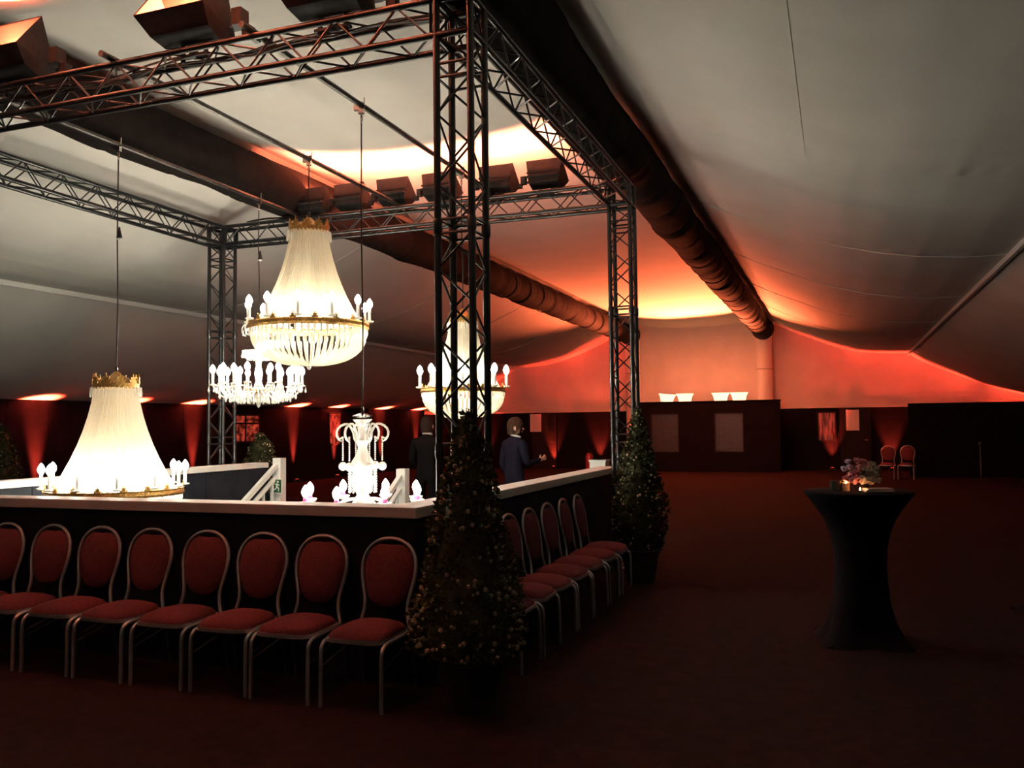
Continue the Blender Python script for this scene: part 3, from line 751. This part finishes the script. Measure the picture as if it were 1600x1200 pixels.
# ------------------------------------------------------------------ conifers in pots
def leaf_shell(prof, n, rnd, size):
    """small folded leaves over a cone like crown; prof = [(z, r)]"""
    q = MB(); q2 = MB(); zs = [p[0] for p in prof]; z0, z1 = zs[0], zs[-1]
    def rad(z):
        for (a, b), (c, d) in zip(prof, prof[1:]):
            if z <= c: return lerp(b, d, (z-a)/(c-a))
        return prof[-1][1]
    m = 0
    while m < n:
        z = rnd.uniform(z0, z1); R = rad(z)
        if rnd.random() > (R+.05)/.33: continue
        m += 1; a = rnd.uniform(0, 2*PI)
        lump = 1+.10*math.sin(a*3+z*9)+.08*math.sin(a*7-z*17)
        r = R*lump*(1-.55*rnd.random()**2.2)
        p = Vector((r*math.cos(a), r*math.sin(a), z)); out = Vector((math.cos(a), math.sin(a), rnd.uniform(-.2, .9))).normalized()
        d = (out+Vector((rnd.uniform(-.6, .6), rnd.uniform(-.6, .6), rnd.uniform(-.4, .6)))).normalized(); s = d.cross(Vector((rnd.uniform(-1, 1), rnd.uniform(-1, 1), rnd.uniform(-1, 1)))).normalized(); h = s.cross(d)
        L = size*rnd.uniform(.7, 1.5); w_ = L*.36
        q.add([p, p+d*L*.5+s*w_+h*.004, p+d*L, p+d*L*.5-s*w_+h*.004], [(0, 1, 2, 3)])
    for _ in range(n//11):
        z = rnd.uniform(z0, z1); R = rad(z)
        if rnd.random() > (R+.04)/.33: continue
        a = rnd.uniform(0, 2*PI); r = R*(1.0+rnd.uniform(-.06, .07)); b = rnd.uniform(.008, .016)
        q2.ball((r*math.cos(a), r*math.sin(a), z), b, 5, 3)
    return q, q2
def conifer(name, label, loc, prof, pot_r, pot_h, n, seed, size=.03, lm='leaf', group='potted conifers at the truss towers'):
    rnd = random.Random(seed); e = thing(name, label, 'tree', loc, 0, group)
    q = MB(); r = pot_r; q.lathe([(r*.72, 0), (r*.95, pot_h*.8), (r*1.04, pot_h*.82), (r*1.06, pot_h), (r*.95, pot_h), (r*.9, pot_h-.03)], 24); obj('pot', q, M['pot'], e)
    q = MB(); q.tube([(r*1.05*math.cos(a), r*1.05*math.sin(a), pot_h*.9) for a in [2*PI*k/24 for k in range(24)]], .012, 6, closed=True); obj('pot_rim', q, M['pot'], e)
    q = MB(); q.lathe([(.01, pot_h-.02), (r*.9, pot_h-.028)], 20); obj('soil', q, M['soil'], e)
    q = MB(); q.tube([(0, 0, pot_h-.05), (.01, 0, pot_h+.4), (0, .01, prof[-1][0]-.1)], [.025, .018, .006], 8); obj('trunk', q, M['bark'], e)
    q = MB(); q.lathe([(p[1]*.72, p[0]) for p in prof], 14, fn=lambda r, z, a: r*(1+.15*math.sin(a*4+z*11))); obj('inner_growth', q, M[lm], e)
    a, b = leaf_shell(prof, n, rnd, size); obj('leaves', a, M[lm], e, smooth=False)['kind'] = 'stuff'; obj('dry_buds', b, M['bud'], e)['kind'] = 'stuff'
    return e
conifer('potted_conifer', 'large potted conifer with pale dry buds in front of the near truss tower', (-2.03, 4.70, 0), [(.30, .26), (.42, .33), (.60, .295), (.9, .235), (1.2, .165), (1.45, .10), (1.62, .045), (1.70, .015)], .21, .34, 5200, 1, lm='leaf_lightened')
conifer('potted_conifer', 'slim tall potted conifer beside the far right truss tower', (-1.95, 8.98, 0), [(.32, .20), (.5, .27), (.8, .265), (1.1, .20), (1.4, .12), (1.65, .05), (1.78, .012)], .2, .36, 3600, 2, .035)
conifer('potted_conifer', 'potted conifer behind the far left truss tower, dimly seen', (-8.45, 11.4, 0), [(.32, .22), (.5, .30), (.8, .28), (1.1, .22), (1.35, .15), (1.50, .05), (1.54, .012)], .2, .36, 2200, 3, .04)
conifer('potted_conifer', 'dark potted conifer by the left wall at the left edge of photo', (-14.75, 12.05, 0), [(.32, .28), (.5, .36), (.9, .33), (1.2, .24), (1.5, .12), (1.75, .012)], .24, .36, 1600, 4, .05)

# ------------------------------------------------------------------ high tables and what stands on them
def high_table(loc, rz, label, reach=.40):
    e = thing('cocktail_table', label, 'table', loc, rz, 'high tables in black stretch covers')
    prof = [(reach, 0), (.33+(reach-.40)*.7, .05), (.265, .15), (.215, .28), (.188, .42), (.180, .55), (.188, .68), (.215, .80), (.255, .90), (.305, .98), (.355, 1.045), (.385, 1.082), (.388, 1.095)]
    def fn(r, z, a):
        k = max(0, 1-z/.42); return r*(1-k*.34*(1-abs(math.cos(2*a))**1.3))
    q = MB(); q.lathe(prof, 48, fn=fn); obj('cover', q, M['cover'], e)
    q = MB(); q.lathe([(.386, 1.09), (.39, 1.10), (.38, 1.106), (.02, 1.108)], 48); obj('table_top', q, M['cover'], e)
    for k in range(4):
        a = k*PI/2; q = MB(); q.lathe([(.02, 0), (.03, .004), (.025, .02)], 10, (.96*reach*math.cos(a), .96*reach*math.sin(a), 0)); obj('foot', q, M['cover'], e)
    return e
TX, TY = .13, 7.02
high_table((TX, TY, 0), .95, 'tall cocktail table in black stretch cover with flowers on top')
high_table((1.87, 8.6, 0), .10, 'tall cocktail table in black cover, cut off by the right edge', .53)
def blossom(q, c, r, rnd):
    """a rose: three whorls of cupped petals"""
    for ring, (n, op, sc) in enumerate(((4, .25, .55), (5, .75, .8), (6, 1.2, 1.0))):
        for k in range(n):
            a = 2*PI*k/n+ring*.6+rnd.uniform(-.1, .1); vs = []
            for j in range(4):
                t = j/3; el = op*t; rad = r*sc*(.15+.85*t)*math.sin(max(.25, op)); z = r*sc*1.05*t*math.cos(op*.8)-r*.2
                wd = r*sc*.75*math.sin(PI*(.18+.72*t))
                for s in (-1, 1): vs.append((c[0]+rad*math.cos(a)-s*wd*math.sin(a), c[1]+rad*math.sin(a)+s*wd*math.cos(a), c[2]+z))
            q.add(vs, [(0, 1, 3, 2), (2, 3, 5, 4), (4, 5, 7, 6)])
    q.ball((c[0], c[1], c[2]), r*.4, 6, 4)
rnd = random.Random(21)
e = thing('flower_arrangement', 'bouquet of pink and cream roses in small dark vase on cocktail table', 'flowers', (TX+.02, TY-.06, 1.108))
q = MB(); q.lathe([(.035, 0), (.05, .02), (.055, .045), (.045, .06), (.048, .068)], 16); obj('vase', q, M['vase'], e)
q = MB()
for k in range(16):
    a = rnd.uniform(0, 2*PI); q.tube([(.01*math.cos(a), .01*math.sin(a), .03), (.05*math.cos(a), .05*math.sin(a), .10), (.09*math.cos(a), .09*math.sin(a), .15+.05*rnd.random())], .003, 5)
obj('stems', q, M['stem'], e)
BL = [(-.085, -.05, .085, .040, 'rose'), (-.045, -.09, .075, .042, 'rose'), (-.04, -.06, .125, .038, 'rose'), (.01, -.09, .075, .040, 'rosew'), (.065, -.07, .070, .038, 'rosew'), (.085, -.03, .115, .036, 'rosew'), (.045, -.05, .145, .036, 'rosew'), (.0, -.03, .16, .036, 'rose'), (-.07, .0, .165, .028, 'lilac'), (-.115, -.02, .155, .026, 'lilac'), (-.085, -.01, .21, .024, 'lilac'), (-.02, .0, .215, .03, 'rose'), (.02, .02, .205, .028, 'rose'), (.075, .02, .185, .034, 'rosew'), (.11, .03, .15, .032, 'rosew'), (.12, -.05, .075, .026, 'rosew'), (.04, .06, .15, .035, 'rose'), (-.05, .07, .12, .036, 'lilac')]
for x, y, z, r, m in BL:
    q = MB(); blossom(q, (0, 0, 0), r*1.12, rnd); q.v = [(x_, y_, z_*1.5) for x_, y_, z_ in q.v]; o = obj('bloom', q, M[m], e); o.location = (x, y, z); o.rotation_euler = (rnd.uniform(-.5, .5), rnd.uniform(-.5, .5), 0)
    if m == 'lilac': o['label'] = 'pale lilac bloom'
    if m == 'rosew': o['label'] = 'cream rose bloom'
e = thing('glass_tumbler', 'dark faceted glass tumbler left of the votive candle on cocktail table', 'glass', (TX-.155, TY-.10, 1.108))
q = MB(); q.lathe([(.033, 0), (.038, .006), (.042, .075), (.038, .075), (.034, .012), (.01, .01)], 8); obj('glass', q, M['darkglass'], e, smooth=False)
e = thing('votive_candle', 'small beige votive candle beside the dark glass on cocktail table', 'candle', (TX-.085, TY-.115, 1.108))
q = MB(); q.lathe([(.024, 0), (.027, .004), (.028, .06), (.024, .06), (.02, .05), (.004, .048)], 14); obj('holder', q, M['votive'], e)
q = MB(); q.lathe([(.002, .05), (.006, .057), (.004, .066), (.001, .075)], 8); obj('flame', q, M['flame'], e)
e = thing('napkin_stack', 'folded pale napkins lying right of the flowers on cocktail table', 'napkin', (TX+.13, TY-.16, 1.108), .25)
for k in range(3):
    q = MB(); q.box((0, 0, .006+.009*k), (.20-.01*k, .11, .007)); o = obj('napkin', q, M['napkin'], e, smooth=False); o.rotation_euler = (0, 0, .06*k)
e = thing('tealight', 'tiny lit tealight at the left end of the pale napkins', 'candle', (TX+.01, TY-.20, 1.108))
q = MB(); q.lathe([(.018, 0), (.019, .014), (.016, .014), (.01, .011)], 12); obj('cup', q, M['chrome'], e)
q = MB(); q.lathe([(.002, .012), (.006, .018), (.004, .026), (.001, .034)], 8); obj('flame', q, M['flame'], e)
e = thing('tealight', 'tiny lit tealight on the table at the right edge', 'candle', (1.57, 8.58, 1.108))
q = MB(); q.lathe([(.018, 0), (.019, .014), (.016, .014), (.01, .011)], 12); obj('cup', q, M['chrome'], e)
q = MB(); q.lathe([(.002, .012), (.006, .018), (.004, .026), (.001, .034)], 8); obj('flame', q, M['flame'], e)

# ------------------------------------------------------------------ booth at the far end with glowing bowls
BX0, BX1, BY = -6.35, -1.75, 29.6
e = thing('booth', 'long black booth against the far wall with two windows and bowls on top', 'booth', ((BX0+BX1)/2, BY, 0))
W2 = (BX1-BX0)/2; cx = (BX0+BX1)/2
q = MB()
for a, b, z0, z1 in [(-W2, -5.95-cx, 0, 2.33), (-5.07-cx, -3.82-cx, 0, 2.33), (-2.93-cx, W2, 0, 2.33), (-5.95-cx, -5.07-cx, 0, .66), (-5.95-cx, -5.07-cx, 1.94, 2.33), (-3.82-cx, -2.93-cx, 0, .66), (-3.82-cx, -2.93-cx, 1.94, 2.33)]:
    q.box(((a+b)/2, .03, (z0+z1)/2), (b-a, .06, z1-z0))
obj('front_panel', q, M['black_wall'], e, smooth=False)
for s in (-1, 1):
    q = MB(); q.box((s*(W2-.03), .21, 1.165), (.06, .30, 2.33)); obj('side_panel', q, M['black_wall'], e, smooth=False)
q = MB(); q.box((0, .175, 2.345), (2*W2+.06, .43, .035)); obj('top', q, M['black_wall'], e, smooth=False)
q = MB(); q.box((0, .34, 1.2), (2*W2-.1, .02, 2.2)); obj('inner_wall', q, M['black_wall'], e, smooth=False)
for xc, lb in ((-5.51, None), (-3.375, None)):
    q = MB(); q.add([(xc-cx-.45, .04, .66), (xc-cx+.45, .04, .66), (xc-cx+.45, .04, 1.94), (xc-cx-.45, .04, 1.94)], [(0, 1, 2, 3)]); p = obj('pane', q, M['glass'], e, smooth=False)
    q = MB(); q.box((xc-cx, .03, .66), (.96, .08, .04)); q.box((xc-cx, .03, 1.94), (.96, .08, .04))
    for s in (-1, 1): q.box((xc-cx+s*.46, .03, 1.3), (.04, .08, 1.32))
    obj('window_frame', q, M['frame'], e, smooth=False)
q = MB()
for k in range(6): q.box((-5.58-cx, .2, .8+.1*k), (.42, .03, .02))
obj('shelf_slat', q, M['cap'], e, smooth=False)['kind'] = 'stuff'
for i, (xa, xb, lean) in enumerate(((-5.75, -5.15, .10), (-5.12, -4.54, 0), (-3.94, -3.35, 0), (-3.33, -2.74, 0))):
    o_ = thing('lamp_bowl', 'glowing white lamp bowl on the dark booth, %s from the left' % ['first, slightly tilted,', 'second', 'third', 'fourth'][i], 'lamp', ((xa+xb)/2, BY+.17, 2.364), 0, 'glowing bowls on the booth')
    o_.rotation_euler = (0, lean, 0)
    q = MB(); q.lathe([(.20, 0), (.21, .01), (.225, .10), (.25, .18), (.285, .235), (.30, .26), (.28, .26), (.24, .2), (.2, .05), (.05, .03)], 24); obj('shade', q, M['bowl'], o_)
    q = MB(); q.ball((0, 0, .12), .05, 8, 5); obj('bulb', q, mat('bowl_bulb', (1, .8, .5), .5, emit=(1, .3, .12), estr=12) if i == 0 else bpy.data.materials['bowl_bulb'], o_)
    ld = bpy.data.lights.new('bowl_fill_beam', 'SPOT'); ld.energy = BOWL_SPOT; ld.color = (1, .155, .055); ld.spot_size = math.radians(74); ld.spot_blend = 1; ld.shadow_soft_size = .05  # spot added inside the bowl, tilted forward to brighten the mid ceiling
    lo = bpy.data.objects.new('bowl_fill_beam', ld); col.objects.link(lo); lo.parent = o_; lo.location = (0, 0, .20); lo.rotation_euler = (PI+1.14, 0, 0)

# notices on the far wall
for x, z, w_, h, lb in ((.47, 1.66, .40, .68, 'white paper notice taped on the far wall right of the booth'), (-10.62, 1.70, .44, .66, 'white paper notice on the far wall beside the man in the blue suit')):
    e = thing('paper_notice', lb, 'notice', (x, FARY-.09, z), 0)
    q = MB(); n = 6; vs = []; fs = []
    for j in range(n+1):
        for i in range(n+1): vs.append((lerp(-w_/2, w_/2, i/n), -.012*math.sin(PI*i/n)*math.sin(j*1.1), lerp(-h/2, h/2, j/n)))
    for j in range(n):
        for i in range(n): k = j*(n+1)+i; fs.append((k, k+1, k+n+2, k+n+1))
    q.add(vs, fs); obj('sheet', q, M['paper'], e)
    for s in (-1, 1):
        q = MB(); q.box((s*w_*.42, -.004, h*.49), (.05, .012, .03)); obj('tape', q, M['strip'], e, smooth=False)
# fire extinguisher on its stand, seen between the far tower tubes
e = thing('fire_extinguisher', 'red fire extinguisher seen through the far right truss tower', 'extinguisher', (-5.05, 18.3, 0))
q = MB(); q.box((0, 0, .02), (.3, .3, .04)); q.tube([(0, .09, .02), (0, .09, 1.0)], .02, 8); obj('stand', q, M['frame'], e)
q = MB(); q.lathe([(.07, .45), (.08, .47), (.08, .93), (.06, .99), (.03, 1.01)], 16); obj('cylinder', q, M['extred'], e)
q = MB(); q.box((0, 0, 1.03), (.04, .1, .04)); q.box((0, -.05, 1.07), (.03, .14, .015)); obj('valve', q, M['frame'], e, smooth=False)
q = MB(); q.tube(smooth_path([(0, -.03, 1.02), (.1, -.05, .95), (.11, -.04, .7), (.10, -.03, .55)], 4), .011, 6); obj('hose', q, M['cable'], e)
# slim stand before the partition
e = thing('floor_stand', 'slim dark stand with round foot before the black partition at right', 'stand', (3.6, 26.6, 0))
q = MB(); q.lathe([(.14, 0), (.14, .015), (.03, .035), (.02, .04)], 16); obj('foot', q, M['pot'], e)
q = MB(); q.tube([(0, 0, .03), (0, 0, .95)], .018, 8); obj('pole', q, M['pipe'], e)
q = MB(); q.lathe([(.02, .93), (.045, .95), (.045, 1.0), (.015, 1.03)], 10); obj('head', q, M['pipe'], e)

# ------------------------------------------------------------------ red wall washers on the floor along the walls
def washer(loc, tilt_axis, label, power, blend=.6, size=26, tilt=.0):
    e = thing('uplight', label, 'uplight', loc, tilt_axis)
    q = MB(); q.box((0, 0, .05), (.16, .12, .10)); obj('housing', q, M['frame'], e, smooth=False)
    q = MB(); q.lathe([(.045, .10), (.045, .104), (.01, .106)], 12); obj('lens', q, M['lens'], e)
    for s in (-1, 1):
        q = MB(); q.box((s*.09, 0, .05), (.012, .03, .09)); obj('bracket', q, M['pipe'], e, smooth=False)
    ld = bpy.data.lights.new('uplight_beam', 'SPOT'); ld.energy = power; ld.color = (1, .055, .025); ld.spot_size = math.radians(size); ld.spot_blend = blend; ld.shadow_soft_size = .04
    lo = bpy.data.objects.new('uplight_beam', ld); col.objects.link(lo); lo.parent = e; lo.location = (0, 0, .115); lo.rotation_euler = (PI+tilt, 0, 0)
    return e
NUM = ['nearest', 'second nearest', 'third nearest', 'fourth nearest', 'fifth nearest', 'sixth nearest', 'farthest']
for i, y in enumerate((13.25, 15.7, 17.85, 22.2, 24.45, 27.5, 30.3)):
    washer((XL+.16, y, 0), PI/2, 'small red uplight on the floor at left wall, %s of its row' % NUM[i], UPL_LEFT, tilt=-.03, size=25, blend=1)
for x, p, lb in ((-12.6, 1, 'leftmost'), (-9.9, 1, 'beside the left paper notice'), (-8.15, 1.6, 'left of the booth'), (-.2, 1.3, 'right of the booth'), (1.62, 1.5, 'behind the stacked chairs'), (3.3, 1.2, 'behind the black partition'), (5.2, 1, 'rightmost')):
    washer((x, FARY-.2, 0), 0, 'small red uplight on the floor at the far wall, '+lb, UPL*.8*p, size=46, blend=.8, tilt=-.05)

# ------------------------------------------------------------------ people
def person(label, loc, rz, joints, edges, radii, paint, extras):
    e = thing('person', label, 'person', loc, rz)
    me = bpy.data.meshes.new('body_skel'); names = list(joints); ix = {n: i for i, n in enumerate(names)}
    me.from_pydata([joints[n] for n in names], [(ix[a], ix[b]) for a, b in edges], []); me.update()
    o = bpy.data.objects.new('body', me); col.objects.link(o)
    sk = o.modifiers.new('skin', 'SKIN'); sk.use_smooth_shade = True; sk.branch_smoothing = .3
    for i, n in enumerate(names):
        r = radii[n]; me.skin_vertices[0].data[i].radius = r if isinstance(r, tuple) else (r, r); me.skin_vertices[0].data[i].use_root = (n == 'pelvis')
    sb = o.modifiers.new('sub', 'SUBSURF'); sb.levels = 2; sb.render_levels = 2
    dg = bpy.context.evaluated_depsgraph_get(); nm = bpy.data.meshes.new_from_object(o.evaluated_get(dg)); nm.name = 'body'
    o.modifiers.clear(); o.data = nm; nm.materials.clear()
    mats = []
    for p in nm.polygons:
        m = paint(p.center)
        if m not in mats: mats.append(m); nm.materials.append(M[m])
        p.material_index = mats.index(m); p.use_smooth = True
    o.parent = e
    extras(e); return e
def fingers(J, E, R, wrist, d, side, nrm, pre, curl=.5):
    """palm and five fingers from the wrist; d = direction, side = thumb side"""
    wrist = Vector(wrist); d = Vector(d).normalized(); side = Vector(side).normalized(); nrm = Vector(nrm).normalized()
    J[pre+'palm'] = wrist+d*.06; R[pre+'palm'] = (.036, .020); E.append((pre+'wrist', pre+'palm'))
    for k, (o, L) in enumerate(((.03, .068), (.010, .076), (-.010, .070), (-.028, .055))):
        b = wrist+d*.092+side*o; m_ = b+(d*.8+nrm*curl*.6).normalized()*L*.5; t = m_+(d*.5+nrm*curl*1.2).normalized()*L*.5
        for s, p, r in (('b', b, .0095), ('m', m_, .009), ('t', t, .0075)): J[pre+'f%d%s' % (k, s)] = p; R[pre+'f%d%s' % (k, s)] = r
        E += [(pre+'palm', pre+'f%db' % k), (pre+'f%db' % k, pre+'f%dm' % k), (pre+'f%dm' % k, pre+'f%dt' % k)]
    b = wrist+d*.035+side*.036; t = b+(d*.8+side*.5+nrm*.3).normalized()*.05
    J[pre+'t0'] = b; J[pre+'t1'] = t; R[pre+'t0'] = .011; R[pre+'t1'] = .009; E += [(pre+'palm', pre+'t0'), (pre+'t0', pre+'t1')]
def base_body(h):
    k = h/1.78
    J = {'pelvis': (0, 0, .95*k), 'waist': (0, .01, 1.08*k), 'chest': (0, .0, 1.28*k), 'upper': (0, .0, 1.42*k), 'neck': (0, -.005, 1.50*k), 'nape': (0, -.02, 1.555*k), 'skull': (0, -.025, 1.64*k), 'crown': (0, -.02, 1.715*k)}
    R = {'pelvis': (.165, .12), 'waist': (.155, .115), 'chest': (.185, .125), 'upper': (.15, .10), 'neck': .06, 'nape': .056, 'skull': (.078, .095), 'crown': (.065, .078)}
    E = [('pelvis', 'waist'), ('waist', 'chest'), ('chest', 'upper'), ('upper', 'neck'), ('neck', 'nape'), ('nape', 'skull'), ('skull', 'crown')]
    for s, p in ((-1, 'l_'), (1, 'r_')):
        J.update({p+'shoulder': (s*.185, .0, 1.42*k), p+'hip': (s*.095, 0, .88*k), p+'knee': (s*.105, -.01, .50*k), p+'ankle': (s*.11, .02, .09), p+'toe': (s*.125, -.14, .045)})
        R.update({p+'shoulder': .075, p+'hip': .098, p+'knee': .068, p+'ankle': .052, p+'toe': .042})
        E += [('upper', p+'shoulder'), ('pelvis', p+'hip'), (p+'hip', p+'knee'), (p+'knee', p+'ankle'), (p+'ankle', p+'toe')]
    return J, R, E, k
def head_bits(e, k, yaw, hair):
    """hair, ears, nose, eyes and mouth at the head; the face looks along -y turned by yaw"""
    rot = Matrix.Rotation(yaw, 4, 'Z'); hd = Vector((0, -.025, 1.645*k))
    def put(name, q, m, smooth=True):
        o = obj(name, q, m, e, smooth=smooth); o.matrix_local = Matrix.Translation(hd) @ rot; return o
    q = MB(); vs = []; n = 18; lay = 9
    for i in range(lay+1):
        for kx in range(n):
            a = 2*PI*kx/n; front = max(0, -math.sin(a)); low = lerp(-.095, .045, front**.7); ph = PI/2*i/lay
            z = lerp(low, .152, math.sin(ph)); zr = max(0, 1-(max(z, 0)/.154)**2.4)**.5 if z < .152 else 0
            if z < 0: zr *= 1+z*1.2
            vs.append((.101*zr*math.cos(a), .120*zr*math.sin(a)+.006, z))
    q.add(vs, [(i*n+j, i*n+(j+1) % n, (i+1)*n+(j+1) % n, (i+1)*n+j) for i in range(lay) for j in range(n)]); put('hair', q, M[hair])
    for s in (-1, 1):
        q = MB(); q.ball((s*.097, .01, -.01), .026, 8, 6, (.35, .7, 1.15)); put('ear', q, M['skin'])
        q = MB(); q.ball((s*.031, -.092, .0), .011, 8, 5); put('eye', q, M['shoe'])
    q = MB(); q.add([(-.008, -.098, .012), (.008, -.098, .012), (.017, -.098, -.035), (-.017, -.098, -.035), (0, -.128, -.03)], [(0, 1, 4), (1, 2, 4), (2, 3, 4), (3, 0, 4)]); put('nose', q, M['skin'])
    q = MB(); q.tube([(-.025, -.088, -.06), (0, -.096, -.058), (.025, -.088, -.06)], .006, 6); put('mouth', q, M['rose'])
    q = MB(); q.tube([(.062*math.cos(a), .064*math.sin(a)-.0, -.115-.018*math.sin(a)*-1) for a in [2*PI*j/20 for j in range(20)]], .016, 6, closed=True); o = put('collar', q, M['shirt']); o['label'] = 'white shirt collar'
def paint_suit(suit):
    def f(c):
        if c.z < .075: return 'shoe'
        if c.z > 1.50: return 'skin'
        return suit
    return f
# man in dark suit, back to the camera
J, R, E, k = base_body(1.76)
for s, p in ((-1, 'l_'), (1, 'r_')):
    J[p+'elbow'] = (s*.235, .02, 1.13*k); J[p+'wrist'] = (s*.17, -.16, .98*k); R[p+'elbow'] = .052; R[p+'wrist'] = .034
    E += [(p+'shoulder', p+'elbow'), (p+'elbow', p+'wrist')]
    fingers(J, E, R, J[p+'wrist'], (-s*.8, -.5, -.05), (0, -.2, 1), (-s*.3, .9, 0), p)
def hand_paint(base):
    f0 = paint_suit(base)
    def f(c):
        if abs(c.x) < .16 and -.30 < c.y < -.185 and .90 < c.z < 1.06: return 'skin'
        return f0(c)
    return f
person('man in dark suit with white collar, back turned, standing beyond the stairwell', (-5.62, 11.5, 0), PI+.1, J, E, R, hand_paint('suit'), lambda e: head_bits(e, 1.76/1.78, -.1, 'hair2'))
# man in blue suit, back to the camera, head turned to his right, forearm raised
J, R, E, k = base_body(1.72)
J['l_elbow'] = (-.25, -.03, 1.12*k); J['l_wrist'] = (-.21, -.27, 1.17*k); R['l_elbow'] = .054; R['l_wrist'] = .036
J['r_elbow'] = (.24, .03, 1.12*k); J['r_wrist'] = (.23, -.08, .88*k); R['r_elbow'] = .054; R['r_wrist'] = .036
for s, p in ((-1, 'l_'), (1, 'r_')): E += [(p+'shoulder', p+'elbow'), (p+'elbow', p+'wrist')]
fingers(J, E, R, J['l_wrist'], (-.1, -1, .3), (.2, .3, 1), (.9, -.2, 0), 'l_'); fingers(J, E, R, J['r_wrist'], (0, -.3, -1), (0, -1, .2), (-1, 0, 0), 'r_', .3)
def p2(c):
    if c.y < -.285 and c.z > 1.05: return 'skin'
    if c.x > .15 and c.z < .86 and c.z > .55: return 'skin'
    return paint_suit('navy')(c)
person('man in blue suit seen from behind, head turned right, forearm raised', (-4.26, 11.5, 0), PI-.55, J, E, R, p2, lambda e: head_bits(e, 1.72/1.78, -.65, 'hair'))
